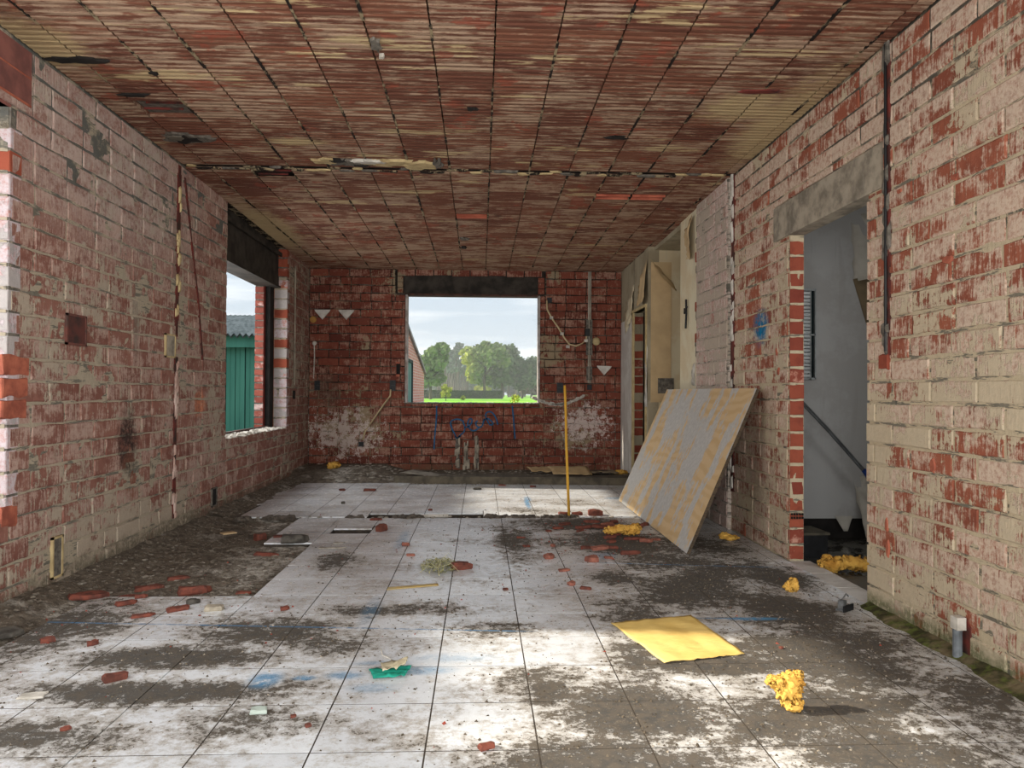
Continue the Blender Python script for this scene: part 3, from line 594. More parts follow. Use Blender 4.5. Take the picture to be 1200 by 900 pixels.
def floor_mat():
    g = G('white_floor_tile', .3, .5)
    tint = g.ma('MULTIPLY', g.ma('FRACT', g.ma('MULTIPLY', g.rnd, 5.1)), 1.0)
    base = g.mix(tint, (222, 226, 231), (208, 212, 218))
    n1 = g.noise(2.3, (1, 1.3, 1), 8, .72); n2 = g.noise(20, None, 6, .75, off=3); n3 = g.noise(85, None, 4, .75, off=1)
    # thin grey film everywhere
    c = g.mix(g.ramp(g.ma('ADD', g.ma('MULTIPLY', n1, .6), g.ma('MULTIPLY', n2, .4)), .42, .62, 0, .34), base, (138, 132, 124))
    tot = None
    for (x, y, rx, ry, s) in Bl:
        d = g.vm('SUBTRACT', g.pos, (x, y, 0)); d = g.vm('MULTIPLY', d, (1 / rx, 1 / ry, .1)); l = g.vm('LENGTH', d, (0, 0, 0))
        k = g.ramp(l, 1.45, .1, 0, s); tot = k if tot is None else g.ma('MAXIMUM', tot, k)
    v = g.ma('ADD', g.ma('MULTIPLY', tot, .66), g.ma('ADD', g.ma('MULTIPLY', g.ma('SUBTRACT', n1, .5), 1.1), g.ma('ADD', g.ma('MULTIPLY', g.ma('SUBTRACT', n2, .5), 1.25), g.ma('MULTIPLY', g.ma('SUBTRACT', n3, .5), .55))))
    dm = g.ramp(v, .15, .36)
    c = g.mix(g.ramp(v, -.05, .22, 0, .5), c, (146, 132, 110))
    c = g.mix(g.ma('MULTIPLY', dm, .92), c, g.mix(g.ramp(n3, .56, .66, 0, .55), g.mix(g.ramp(n2, .4, .6), (30, 25, 19), (64, 54, 41)), (112, 102, 86)))
    sp = g.ramp(n3, .70, .75, 0, .6); c = g.mix(sp, c, (70, 62, 54))
    # blue chalk line and paint overspray on the tiles
    sep = g.t.nodes.new('ShaderNodeSeparateXYZ'); g.t.links.new(g.pos, sep.inputs[0])
    def line(y0, slope, x0, x1, wd=.006):
        e = g.ma('SUBTRACT', sep.outputs[1], g.ma('ADD', g.ma('MULTIPLY', sep.outputs[0], slope), y0)); e = g.ma('ABSOLUTE', e)
        k = g.ramp(e, wd * 2, wd * .5); k = g.ma('MULTIPLY', k, g.ramp(sep.outputs[0], x0 - .1, x0 + .1)); k = g.ma('MULTIPLY', k, g.ramp(sep.outputs[0], x1 + .1, x1 - .1))
        return g.ma('MULTIPLY', k, g.ramp(n2, .30, .6))
    for a in ((3.285, -.085, -2.0, .2), (4.66, -.13, .7, 1.8), (5.55, -.03, -1.4, -.6), (3.5, -.06, .9, 1.4), (8.35, .03, .5, 1.4)):
        c = g.mix(g.ma('MULTIPLY', line(*a), .75), c, (62, 122, 168))
    for (x, y, rx, ry, s) in ((-.78, 2.75, .07, .09, .8), (-.64, 2.76, .05, .03, .8), (-.50, 2.78, .08, .05, .6), (-.22, 2.82, .15, .05, .55), (-.1, 2.95, .2, .06, .35), (-.38, 2.66, .10, .05, .4), (.45, 7.0, .03, .35, .9), (.47, 7.3, .04, .2, .7), (1.35, 7.35, .12, .09, .6), (-.55, 5.3, .05, .4, .45), (-.38, 2.9, .14, .03, .4), (-.52, 3.6, .05, .3, .3), (1.28, 3.42, .15, .03, .8), (.8, 4.75, .1, .12, .4)):
        d = g.vm('SUBTRACT', g.pos, (x, y, 0)); d = g.vm('MULTIPLY', d, (1 / rx, 1 / ry, 1)); l = g.vm('LENGTH', d, (0, 0, 0))
        c = g.mix(g.ma('MULTIPLY', g.ramp(l, 1.25, .3, 0, s), g.ramp(n2, .3, .55)), c, (74, 140, 184))
    g.color(c)
    g.set(g.b.inputs['Roughness'], g.ma('ADD', g.ramp(g.ma('MAXIMUM', dm, sp), 0, 1, .19, .9), g.ramp(n2, .3, .7, -.04, .12)))
    g.bump(g.ma('ADD', n3, g.ma('MULTIPLY', dm, g.ma('MULTIPLY', n2, 3.0))), .35, .003)
    return g.m
M_TILE = floor_mat()
fl = empty('floor', kind='structure')
mb = MB(); mb.box(XL - .3, XR + .1, -1.7, YB + .2, -.2, -.045); mb.build('screed', plain('dirty_screed', (92, 84, 72), (58, 52, 44), 9, bump=.6), fl)
def sub_rect(rects, h):
    out = []
    for (a, b, c, d) in rects:
        if h[1] <= a or h[0] >= b or h[3] <= c or h[2] >= d: out.append((a, b, c, d)); continue
        if h[0] > a: out.append((a, h[0], c, d))
        if h[1] < b: out.append((h[1], b, c, d))
        m0, m1 = max(a, h[0]), min(b, h[1])
        if h[2] > c: out.append((m0, m1, c, h[2]))
        if h[3] < d: out.append((m0, m1, h[3], d))
    return [r for r in out if r[1] - r[0] > .02 and r[3] - r[2] > .02]
holes_f = [(XL - .1, tx0 - 3 * TS, ty0 + 5 * TS, ty0 + 9 * TS), (XL - .1, tx0 - 4 * TS, ty0 + 9 * TS, 6.21), (XL - .1, XL + .28, 2.9, 3.9), (XL - .1, XL + .12, 2.0, 2.9), (-1.12, -.82, 5.555, 5.735),
           (-.95, .03, 6.27, 6.44)]
wall_cut = (1.80, 3.0, 3.2, 4.65)
cache = {}
def tile(a, b, c, d, name='floor_tile', gap=.0026):
    w_, d_ = b - a - 2 * gap, d - c - 2 * gap; key = (round(w_, 3), round(d_, 3))
    if key not in cache:
        m = MB(); hw, hd, bv = w_ / 2, d_ / 2, .0004
        vs = [(-hw, -hd, -.011), (hw, -hd, -.011), (hw, hd, -.011), (-hw, hd, -.011), (-hw, -hd, -bv), (hw, -hd, -bv), (hw, hd, -bv), (-hw, hd, -bv),
              (-hw + bv, -hd + bv, 0), (hw - bv, -hd + bv, 0), (hw - bv, hd - bv, 0), (-hw + bv, hd - bv, 0)]
        m.add(vs, [(8, 9, 10, 11)] + [(i, (i + 1) % 4, 4 + (i + 1) % 4, 4 + i) for i in range(4)] + [(4 + i, 4 + (i + 1) % 4, 8 + (i + 1) % 4, 8 + i) for i in range(4)])
        me = m.mesh(name); me.materials.append(M_TILE); cache[key] = me
    o = link(name, cache[key], None, fl, loc=((a + b) / 2, (c + d) / 2, R_.uniform(-.0002, .0002)), rot=(R_.uniform(-.0005, .0005), R_.uniform(-.0005, .0005), R_.uniform(-.0015, .0015)))
nt_ = 0
for k in range(-4, 12):
    for i in range(-7, 8):
        a, b, c, d = tx0 + i * TS, tx0 + (i + 1) * TS, ty0 + k * TS, ty0 + (k + 1) * TS
        a, b = max(a, XL + .0), min(b, XR); d = min(d, 6.205)
        if b - a < .03: continue
        rects = [(a, b, c, d)]
        for h in holes_f: rects = sub_rect(rects, h)
        for r in rects: tile(*r)
PF = .32; ty1 = 6.27
for k in range(0, 7):
    for i in range(-7, 7):
        a, b, c, d = tx0 + i * PF, tx0 + (i + 1) * PF, ty1 + k * .335, ty1 + (k + 1) * .335
        a, b = max(a, XL + .12 + (k < 2) * .1), min(b, XR); d = min(d, 8.46 if a > -1.0 else 8.75)
        if b - a < .03 or d - c < .03: continue
        rects = [(a, b, c, d)]
        for h in holes_f: rects = sub_rect(rects, h)
        for r in rects: tile(*r)
mb = MB(); gr_ = [(XL, XR, .8, 6.205), (XL + .2, XR, 6.27, 8.5)]
for h in holes_f: gr_ = sub_rect(gr_, h)
for (a, b, c, d) in gr_: mb.box(a + .003, b - .003, c + .003, d - .003, -.044, -.0007)
mb.build('grout', plain('dark_grout', (66, 58, 50), (44, 39, 34), 30), fl)
mb = MB(); mb.box(XR - .02, XR + .02, 6.56, 7.1, -.01, 0); 
mb.box(XR, 3.0, 7.05, 8.3, -.1, -.01); mb.box(XRB, 3.1, 8.25, 9.8, -.1, -.01); mb.build('recess_floor', bpy.data.materials['dirty_screed'], fl)

# the dug-out dirt patch by the left wall, rubble bank along wall and joint
def ground_patch(name, x0, x1, y0, y1, zf, mat, step=.02, **k):
    nx, ny = int((x1 - x0) / step), int((y1 - y0) / step); vs = [(x0 + (x1 - x0) * i / nx, y0 + (y1 - y0) * j / ny, 0) for j in range(ny + 1) for i in range(nx + 1)]
    vs = [(x, y, zf(x, y)) for x, y, _ in vs]
    fs = [(j * (nx + 1) + i, j * (nx + 1) + i + 1, (j + 1) * (nx + 1) + i + 1, (j + 1) * (nx + 1) + i) for j in range(ny) for i in range(nx)]
    m = MB(); m.add(vs, fs); return m.build(name, mat, None, smooth=False, kind='stuff', **k)
def fn(x, y, a=.5): return mnoise.noise((x * 5, y * 5, 1)) * .55 + mnoise.noise((x * 14, y * 14, 2)) * .35 + mnoise.noise((x * 40, y * 40, 5)) * .22
def pit(x, y):
    bank = max(0, 1 - (x - XL) / .30) ** 1.4 * .07
    return -.028 + fn(x, y) * .020 + bank
g = G('dark_rubble_dirt', .95, .2); n = g.noise(16, None, 8, .75); n2 = g.noise(2.2, None, 5); n3 = g.noise(70, None, 3, off=4)
c = g.mix(g.ramp(n, .35, .62), (76, 69, 61), (112, 103, 92)); c = g.mix(g.ma('MULTIPLY', g.ramp(g.ma('ADD', n2, g.ma('MULTIPLY', g.blob((-1.4, 4.6, 0), (.4, .75, 1), .8), .16)), .54, .66), g.ramp(n, .40, .56)), c, (172, 168, 160)); c = g.mix(g.ramp(n3, .62, .7), c, (160, 150, 138)); g.color(c); g.bump(g.ma('ADD', n, n3), .7, .012)
M_DIRT = g.m
ground_patch('dirt_patch', XL, tx0 - 3 * TS + .0, 3.865, 5.205, pit, M_DIRT, label='bare dark dirt patch where tiles are missing by the left wall', category='dirt')
ground_patch('dirt_patch', XL, tx0 - 4 * TS + .0, 5.205, 6.26, pit, M_DIRT, label='narrow dirt strip running to the cross joint by the left wall', category='dirt')
def bank(x, y): return max(-.04, .055 * (1 - (x - XL) / (.18 + .08 * mnoise.noise((y * 2, 0, 0)))) + fn(x, y) * .022)
ground_patch('dirt_bank', XL, XL + .32, 1.4, 3.87, bank, M_DIRT, label='bank of dirt along the foot of the near left wall', category='dirt')
ground_patch('dirt_bank', XL, XL + .30, 6.2, 8.7, bank, M_DIRT, label='bank of dirt under the left window', category='dirt')
def corner(x, y): return .11 * max(0, min(1, (y - 8.55) / .5)) * max(0, min(1, (-.85 - x) / .4)) + fn(x, y) * .03 - .005
ground_patch('dirt_mound', XL, -.75, 8.55, YB, corner, M_DIRT, .03, label='rubble mound in the far left corner', category='dirt')
def joint(x, y): return -.012 + fn(x, y) * .045 - abs(y - 6.235) * .5
ground_patch('joint_rubble', XL + .2, XR, 6.19, 6.29, joint, M_DIRT, .018, label='line of rubble in the joint crossing the floor', category='rubble')
def rbank(x, y): return max(-.03, .024 * (1 - (XR - x) / (.07 + .04 * mnoise.noise((y * 3, 2, 0)))) + fn(x, y) * .014)
g = G('mossy_dirt', .95, .2); n = g.noise(22, None, 6); c = g.mix(g.ramp(n, .4, .6), (84, 92, 44), (56, 54, 34)); g.color(g.mix(g.ramp(g.noise(5, None, 4), .5, .65), c, (110, 98, 76))); g.bump(n, .8, .01)
ground_patch('moss_strip', XR - .13, XR, 1.5, 3.62, rbank, g.m, .012, label='strip of green moss along the foot of the right wall', category='moss')

# grit
def grit(name, n, mat, smin, smax, weights, seed, label, zf=lambda x, y: 0):
    r = random.Random(seed); mb = MB(); tot = sum(w_[5] for w_ in weights); k = 0
    while k < n:
        t = r.random() * tot
        for w_ in weights:
            t -= w_[5]
            if t <= 0: break
        x, y = r.gauss(w_[0], w_[2]), r.gauss(w_[1], w_[3])
        if not (XL + .03 < x < XR - .03 and 1.2 < y < 8.4): continue
        if y > 2.5 and x > 1.34 + 0 and y > 4.75: 
            if R_.random() < .7: continue
        s = smin + (smax - smin) * r.random() ** 3; z = zf(x, y)
        a = r.uniform(0, 6.3); q = [(math.cos(a + j * 2.09) * s, math.sin(a + j * 2.09) * s * r.uniform(.6, 1), 0) for j in range(3)] + [(r.uniform(-.4, .4) * s, r.uniform(-.4, .4) * s, s * r.uniform(.5, 1.1))]
        mb.add([(x + p[0], y + p[1], z + p[2]) for p in q], [(0, 1, 3), (1, 2, 3), (2, 0, 3)]); k += 1
    mb.build(name, mat, None, kind='stuff', label=label, category='grit')
W = [(b[0], b[1], b[2] * .75, b[3] * .75, 0, b[4] * b[2] * b[3]) for b in Bl]
grit('grit', 9000, plain('dark_grit', (62, 54, 44), (96, 86, 72), 40), .002, .008, W + [(0, 4, 1.3, 1.6, 0, .8)], 3, 'dark grit scattered over the dirty floor tiles')
grit('pale_grit', 1500, plain('pale_grit', (150, 140, 126), (110, 102, 90), 40), .002, .007, W, 4, 'pale mortar crumbs scattered over the floor tiles')
grit('red_grit', 420, plain('brick_grit', (140, 62, 46), (100, 44, 36), 40), .003, .010, [(.9, 5.4, .45, .4, 0, 3), (0, 4.5, 1.2, 1.2, 0, 2), (-1.5, 3.6, .5, .5, 0, 1)], 5, 'tiny red brick crumbs scattered over the floor')
mb = MB(); lumps(mb, 900, (XL + .02, tx0 - 3 * TS - .02, 3.9, 5.18, 0), .015, 31, pit); lumps(mb, 500, (XL + .02, tx0 - 4 * TS - .02, 5.2, 6.2, 0), .014, 32, pit); lumps(mb, 400, (XL + .02, XL + .28, 1.8, 3.9, 0), .016, 33, bank)
lumps(mb, 300, (XL + .02, XL + .25, 6.2, 8.6, 0), .016, 34, bank)
mb.build('stone_litter', plain('dark_stones', (84, 77, 69), (118, 110, 99), 25), None, kind='stuff', label='dark stones littering the dirt along the left wall', category='rubble')
mb = MB(); lumps(mb, 160, (XL + .05, tx0 - 3 * TS - .05, 3.9, 5.18, 0), .024, 41, pit, .3); lumps(mb, 160, (XL + .4, -.8, 8.7, 9.6, 0), .04, 42, corner, .3); lumps(mb, 60, (-1.9, 1.8, 6.2, 6.28, 0), .022, 44, lambda x, y: -.0)
mb.build('mortar_litter', plain('pale_mortar_bits', (150, 144, 134), (110, 104, 96), 25), None, kind='stuff', label='pale mortar flakes in the dirt and along the joint', category='rubble')
mb = MB()
for (x, y, s) in ((-.62, 6.23, .09), (-.55, 6.25, .06), (-1.72, 6.22, .06), (-1.62, 6.24, .07), (-1.95, 6.2, .05), (.25, 6.24, .10), (.38, 6.24, .07), (.62, 6.24, .10), (.75, 6.24, .06), (-1.05, 6.24, .05), (.12, 6.24, .06)):
    lumps(mb, 40, (x - s, x + s, y - .035, y + .035, 0), .04, int(x * 100) + 300, lambda a, b: -.01, .9)
mb.build('mortar_lumps', plain('dark_mortar', (66, 60, 54), (100, 92, 84), 25), None, kind='stuff', label='heaps of dark mortar lumps along the cross joint', category='rubble')
# kerb at the back
kb = MB(); vs = []; kb.add([(-1.0, 8.60, -.02), (XRB, 8.34, -.02), (XRB, YB, -.02), (-1.0, YB, -.02), (-1.0, 8.62, .075), (XRB, 8.36, .085), (XRB, YB, .03), (-1.0, YB, .03)],
                           [(4, 5, 6, 7), (0, 1, 5, 4), (3, 0, 4, 7), (1, 2, 6, 5)])
kb.build('trim_1', plain('dirty_kerb', (98, 90, 76), (66, 60, 52), 8, bump=.6), None, kind='structure')
mb = MB(); lumps(mb, 420, (-.95, 1.8, 8.62, 9.7, .05), .022, 51, lambda x, y: .078 - (y - 8.4) * .033, .4); lumps(mb, 140, (-.9, 1.7, 8.36, 8.58, .0), .016, 52, lambda x, y: .0, .5)
mb.build('kerb_litter', bpy.data.materials['pale_mortar_bits'], None, kind='stuff', label='mortar flakes on the kerb below the back window', category='rubble')
# white pipe in the slot
m = MB(); m.tube([(-.50, 6.36, -.012), (-.27, 6.37, -.010)], .016, 10); m.build('pipe_piece', M_WHITEP, None, label='short white pipe piece lying in the floor slot', category='pipe')

# ------------------------------------------------------------ ceiling of ribbed clay blocks
def ceil_mat():
    g = G('ribbed_clay_block', .9, .25)
    rib = g.noise(1.0, (3.5, 42, 30), 5, .7); mid = g.noise(2.2, (.8, 1.7, 1), 6, .65); pat = g.noise(1.6, (.7, 2.6, 1), 6, .6, off=7.7); fine = g.noise(45, None, 4, .7); rr = g.ma('FRACT', g.ma('MULTIPLY', g.rnd, 9.1))
    c = g.mix(rr, (114, 73, 56), (94, 57, 45))
    brk = g.noise(16, (.6, 1.4, 1), 5, .75, off=11)
    f = g.ramp(g.ma('ADD', g.ma('ADD', g.ma('ADD', g.ma('MULTIPLY', rib, .50), g.ma('MULTIPLY', mid, .25)), g.ma('MULTIPLY', brk, .25)), g.ma('MULTIPLY', g.ma('SUBTRACT', g.ma('FRACT', g.ma('MULTIPLY', g.rnd, 23.1)), .5), .06)), .475, .56)
    c = g.mix(g.ma('MULTIPLY', f, .72), c, (166, 143, 121))
    c = g.mix(g.ramp(g.noise(4.2, (1, 1.2, 1), 4, .55, off=5), .63, .645, 0, .6), c, (130, 64, 48)); c = g.mix(g.ramp(brk, .60, .72, 0, .6), c, (72, 42, 34))
    pk = g.ramp(g.ma('ADD', g.ma('MULTIPLY', pat, .7), g.ma('MULTIPLY', rib, .3)), .585, .61)
    pb = g.ma('MAXIMUM', g.blob((1.86, 4.6, HC), (.24, 1.0, .5), .6, brk), g.ma('MAXIMUM', g.blob((-2.2, 3.7, HC), (.30, .35, .5), .6, brk), g.blob((-2.15, 7.6, HC), (.30, 1.2, .5), .6, brk)))
    pb = g.ma('MAXIMUM', pb, g.ma('MAXIMUM', g.blob((1.55, 4.3, HC), (.3, .3, .5), .6, brk), g.blob((-1.25, 5.05, HC), (.25, .10, .5), .6, brk)))
    c = g.mix(g.ma('MAXIMUM', g.ma('MULTIPLY', pk, .8), g.ma('MULTIPLY', pb, .9)), c, (170, 150, 114))
    dk = g.noise(3.1, (1, 1, 1), 5, off=2); c = g.mix(g.ramp(dk, .60, .72, 0, .6), c, (66, 34, 28))
    g.color(c); g.bump(g.ma('ADD', rib, g.ma('MULTIPLY', fine, .8)), .7, .008); return g.m
M_CEIL = ceil_mat()
ce = empty('ceiling', kind='structure')
g = G('ceiling_joint_mortar', .95, .2); n = g.noise(14, (1, .6, 1), 6, .7); g.color(g.mix(g.ramp(n, .48, .56), (30, 24, 22), g.mix(g.noise(6), (110, 104, 88), (160, 140, 108)))); g.bump(n, .8, .01)
M_CJ = g.m
mb = MB(); mb.box(XL - .3, 4.2, -1.7, YJ, HC + .03, HC + .2); mb.add([(XL - .3, YJ, HC + .018), (3.2, YJ, HC + .018), (3.2, YB + .3, HB + .014), (XL - .3, YB + .3, HB + .014), (XL - .3, YJ, HC + .2), (3.2, YJ, HC + .2), (3.2, YB + .3, HC + .2), (XL - .3, YB + .3, HC + .2)],
   [(0, 1, 2, 3), (4, 7, 6, 5), (0, 4, 5, 1), (1, 5, 6, 2), (2, 6, 7, 3), (3, 7, 4, 0)]); mb.build('ceiling_slab', M_CJ, ce)
BW, BLn = .302, .2433
def block_mesh(seed, flat=False):
    r = random.Random(seed); m = MB(); w_, d_ = BW / 2 - .0038, BLn / 2 - .0003; n = 5; prof = [(-d_, .03), (-d_, .0008)]
    for i in range(n):
        y0 = -d_ + 2 * d_ * (i + .12) / n; y1 = -d_ + 2 * d_ * (i + .5) / n; y2 = -d_ + 2 * d_ * (i + .62) / n; y3 = -d_ + 2 * d_ * (i + 1) / n
        prof += [(y0, r.uniform(-.0012, .0008)), (y1, r.uniform(-.0012, .0008)), (y2, .0045), (y3 - .004, .0045)]
    prof += [(d_, .003), (d_, .03)]; k = len(prof)
    xs = [-w_, w_]
    vs = [(x + (r.uniform(-.002, .002)), y, z) for x in xs for y, z in prof]
    m.add(vs, [(i, k + i, k + i + 1, i + 1) for i in range(k - 1)]); m.add([(-w_, -d_, .03), (-w_, d_, .03), (-w_, d_, 0.003), (-w_, -d_, .003)], [(0, 1, 2, 3)]); m.add([(w_, -d_, .03), (w_, d_, .03), (w_, d_, 0.003), (w_, -d_, .003)], [(3, 2, 1, 0)])
    return m
blocks = [block_mesh(i) for i in range(5)]; bmeshes = []
for b_ in blocks:
    me = b_.mesh('ceiling_block'); me.materials.append(M_CEIL); bmeshes.append(me)
missing = {}
cx0 = .059 - .302 * 8
lst = []
ys = [YJ - .03 - (i + .5) * BLn for i in range(13)] + [YJ + .03 + (i + .5) * BLn for i in range(17)]
for y in ys:
    for i in range(-1, 15):
        x = cx0 + (i + .5) * BW
        if x - BW / 2 > XR + .02 or x + BW / 2 < XL: continue
        lst.append((x, y))
def near(x, y, px, py): return abs(x - px) < BW * .5 and abs(y - py) < BLn * .5
open_cells = [(-1.95, 4.60), (1.08, 6.34), (1.40, 6.34), (-1.70, 5.85), (-.15, 7.04)]
def is_open(x, y): return any(near(x, y, a, b) for a, b in open_cells)
lst2 = []
for (x, y) in lst:
    if is_open(x, y): missing[(x, y)] = 1; continue
    q = view_px((x, y, ceil_z(y))); lst2.append((-(1 / q[2]) if q and in_view((x, y, ceil_z(y)), 30) else 0, x, y))
lst2.sort()
tilt = math.atan((HC - HB - .012) / (YB - YJ))
rest = MB()
for k, (_, x, y) in enumerate(lst2):
    z = ceil_z(y) + R_.uniform(-.0006, .0006); sx = 1; xx = x
    lo, hi = x - BW / 2, x + BW / 2
    if lo < XL: sx = (hi - XL) / BW; xx = (XL + hi) / 2
    if hi > XR: sx = (XR - lo) / BW; xx = (XR + lo) / 2
    M = T(xx, y, z, 0, -tilt if y > YJ else 0, R_.uniform(-.003, .003)) @ Matrix.Diagonal((sx, 1, 1, 1)); b_ = R_.randrange(5)
    if k < 300:
        o = bpy.data.objects.new('ceiling_block', bmeshes[b_]); COL.objects.link(o); o.parent = ce; o.matrix_local = M
    else: rest.add(blocks[b_].v, blocks[b_].f, M)
if rest.v: rest.build('ceiling_block_remainder', M_CEIL, ce, kind='stuff')
# broken blocks: lower shell gone, webs and inner faces show
M_INNER = plain('raw_clay_inside', (196, 112, 88), (160, 84, 66), 8, bump=.3)
for (x, y) in missing:
    z = ceil_z(y); o = empty('broken_block', (x, y, z)); o.parent = ce; dark = x < -1
    m = MB(); m.box(-BW / 2 + .006, BW / 2 - .006, -BLn / 2, BLn / 2, .026, .03); m.build('block_inner_face', M_GREYM if (dark and y < 5) else M_NEAR_BLACK if dark else M_CHASE, o)
    m = MB(); e = BW * .18 if dark else 0
    m.box(-BW / 2 + .006, BW / 2 - .006 - e, BLn * .14, BLn * .16, .012 if dark else 0, .028); m.box(-BW / 2 + .006 + e, BW / 2 - .006, -BLn * .25, -BLn * .23, .012 if dark else 0, .028)
    m.build('block_web', M_INNER if not dark else M_CHASE, o)
    if dark and y < 5: continue
    m = MB(); m.add([(-BW / 2 + .006, BLn * .16, .0), (BW / 2 - .006, BLn * .16, .0), (BW / 2 - .006, BLn / 2 - .002, 0), (-BW / 2 + .006, BLn / 2 - .002, 0), (-BW / 2 + .006, BLn * .16, .004), (BW / 2 - .006, BLn * .16, .004), (BW / 2 - .006, BLn / 2 - .002, .004), (-BW / 2 + .006, BLn / 2 - .002, .004)],
                [(0, 3, 2, 1), (4, 5, 6, 7), (0, 1, 5, 4), (1, 2, 6, 5), (2, 3, 7, 6), (3, 0, 4, 7)]); m.build('block_shell', M_CEIL, o)
def patch(name, mat, x, y, rx, ry, thick=.012, seed=0, n=14, parent=ce, **k):
    r = random.Random(seed); z = ceil_z(y); m = MB(); rad = [r.uniform(.5, 1.15) for _ in range(n)]
    p = [(x + math.cos(i * 6.2832 / n) * rx * rad[i], y + math.sin(i * 6.2832 / n) * ry * rad[i], z + .004) for i in range(n)]
    q = [(x + (a - x) * .82, y + (b - y) * .8, z - thick) for a, b, _ in p]
    m.add(p + q, [tuple(range(n, 2 * n))[::-1]] + [(i, n + i, n + (i + 1) % n, (i + 1) % n) for i in range(n)]); return m.build(name, mat, parent, **k)
for s, (x, y, rx, ry, mt, th) in enumerate([(-1.98, 5.02, .20, .13, M_GREYM, .010), (.89, 4.84, .10, .045, M_NEAR_BLACK, .006), (-.06, 4.40, .04, .035, M_NEAR_BLACK, .006), (-1.75, 4.0, .03, .03, M_NEAR_BLACK, .006), (-.19, 8.35, .04, .12, M_NEAR_BLACK, .008), (-.18, 7.9, .06, .08, M_GREYM, .01),
        (-2.08, 3.86, .18, .05, M_NEAR_BLACK, .008), (-2.0, 4.3, .12, .03, M_NEAR_BLACK, .007), (-.52, 3.6, .03, .1, M_GREYM, .012), (-.505, 3.72, .018, .02, M_WHITEP, .016), (1.55, 4.05, .16, .035, M_CHASE, .007), (-1.62, 3.2, .015, .015, M_NEAR_BLACK, .01)]):
    patch('ceiling_scar', mt, x, y, rx, ry, th, s)
patch('ceiling_hole', M_NEAR_BLACK, -1.99, 5.02, .13, .10, .014, 40); patch('ceiling_hole_board', plain('board_inside', (104, 98, 88), (84, 78, 70), 6, stretch=(1, 9, 1)), -2.03, 4.99, .08, .05, .0165, 41)
# plaster remnant hanging at the cross joint, and the joint's ragged strip
for s, (x, y, rx, ry, mt, th) in enumerate([(-.46, 5.51, .19, .11, M_CREAMP, .014), (-.72, 5.47, .20, .10, M_CREAMP, .013), (-.98, 5.47, .19, .10, M_GREYM, .012), (-1.14, 5.46, .12, .08, M_CREAMP, .012), (-.82, 5.43, .16, .045, M_WHITEP, .017), (-1.05, 5.42, .08, .04, M_NEAR_BLACK, .016), (-.62, 5.41, .12, .03, M_CREAMP, .019), (-.33, 5.45, .05, .12, M_GREYM, .018), (-.9, 5.52, .06, .03, M_NEAR_BLACK, .018)]):
    patch('joint_plaster', mt, x, y, rx, ry, th, 60 + s, 24, label='crumbling plaster remnant along the joint')
r = random.Random(77)
for i in range(46):
    x = XL + .06 + i * (XR - XL - .1) / 46; t = r.random()
    patch('joint_crust', M_CJ if t < .55 else M_CREAMP if t < .8 else M_GREYM, x, YJ + r.uniform(-.012, .012), r.uniform(.04, .09), r.uniform(.015, .034), r.uniform(.004, .012), 100 + i, n=9)
mb = MB(); mb.box(XL, XR, YJ - .035, YJ + .035, HC + .006, HC + .03); mb.build('joint_groove', M_NEAR_BLACK, ce)
for i in range(-1, 14):   # mortar squeezed out of the long joints, broken into runs
    x = cx0 + (i + 1) * BW
    if not XL + .05 < x < XR - .05: continue
    m = MB(); y = 2.6
    while y < YB - .1:
        Ln = r.uniform(.06, .45); zz = ceil_z(y + Ln / 2)
        if r.random() < .62: m.box(x - r.uniform(.004, .009), x + r.uniform(.004, .010), y, min(y + Ln, YB - .05), zz - r.uniform(.0, .006), zz + .03)
        y += Ln + r.uniform(.02, .2)
    m.build('joint_mortar', M_CJ, ce)

# ------------------------------------------------------------ things on the walls
def half_tile(x, z, sx, label, rot=0):
    m = MB(); w_, h = sx, sx * 1.25; th = .012
    p = [(-w_, 0, 0), (w_, 0, 0), (w_ * .92, 0, -.022), (0, 0, -h), (-w_ * .92, 0, -.022)]
    p = [(a, 0, b) for a, _, b in p]; n = len(p)
    m.add([(a, 0, b) for a, _, b in p] + [(a * .93, -th, b * .93 - .002) for a, _, b in p], [tuple(range(n, 2 * n))] + [(i, (i + 1) % n, n + (i + 1) % n, n + i) for i in range(n)] + [tuple(range(n))[::-1]])
    o = m.build('wall_shelf_plate', plain('white_ceramic', (206, 202, 196), (176, 170, 162), 14, rough=.5) if 'white_ceramic' not in bpy.data.materials else bpy.data.materials['white_ceramic'], None, label=label, category='plate')
    o.location = (x, YB - .006, z); o.rotation_euler = (0, rot, 0); return o
half_tile(-2.07, 2.12, .105, 'white triangular plate on the back wall nearest the left corner')
half_tile(-1.76, 2.12, .105, 'white triangular plate between the corner plate and the back window')
half_tile(1.64, 1.41, .10, 'white triangular plate right of the conduit on the back wall', .03)
m = MB(); 
def dome(r0, h, n=14, k=4):
    vs = []; fs = []
    for j in range(k):
        a = j / k * math.pi / 2
        for i in range(n): t = i * 6.2832 / n; vs.append((math.cos(t) * r0 * math.cos(a), -h * math.sin(a), math.sin(t) * r0 * math.cos(a)))
    vs.append((0, -h, 0))
    for j in range(k - 1):
        for i in range(n): fs.append((j * n + i, j * n + (i + 1) % n, (j + 1) * n + (i + 1) % n, (j + 1) * n + i))
    for i in range(n): fs.append(((k - 1) * n + i, (k - 1) * n + (i + 1) % n, k * n))
    return vs, fs
m.add(*dome(.055, .03), T(1.53, YB - .004, 1.735)); m.build('wall_disc', M_CREAMP, None, smooth=True, label='round cream cap on the back wall right of the conduit', category='disc')
m = MB(); m.add(*dome(.045, .02), T(-2.19, YB - .004, 1.99)); m.build('wall_disc', plain('ochre_cap', (176, 132, 70), (140, 100, 50), 14), None, label='small ochre cap by the far left corner', category='disc')
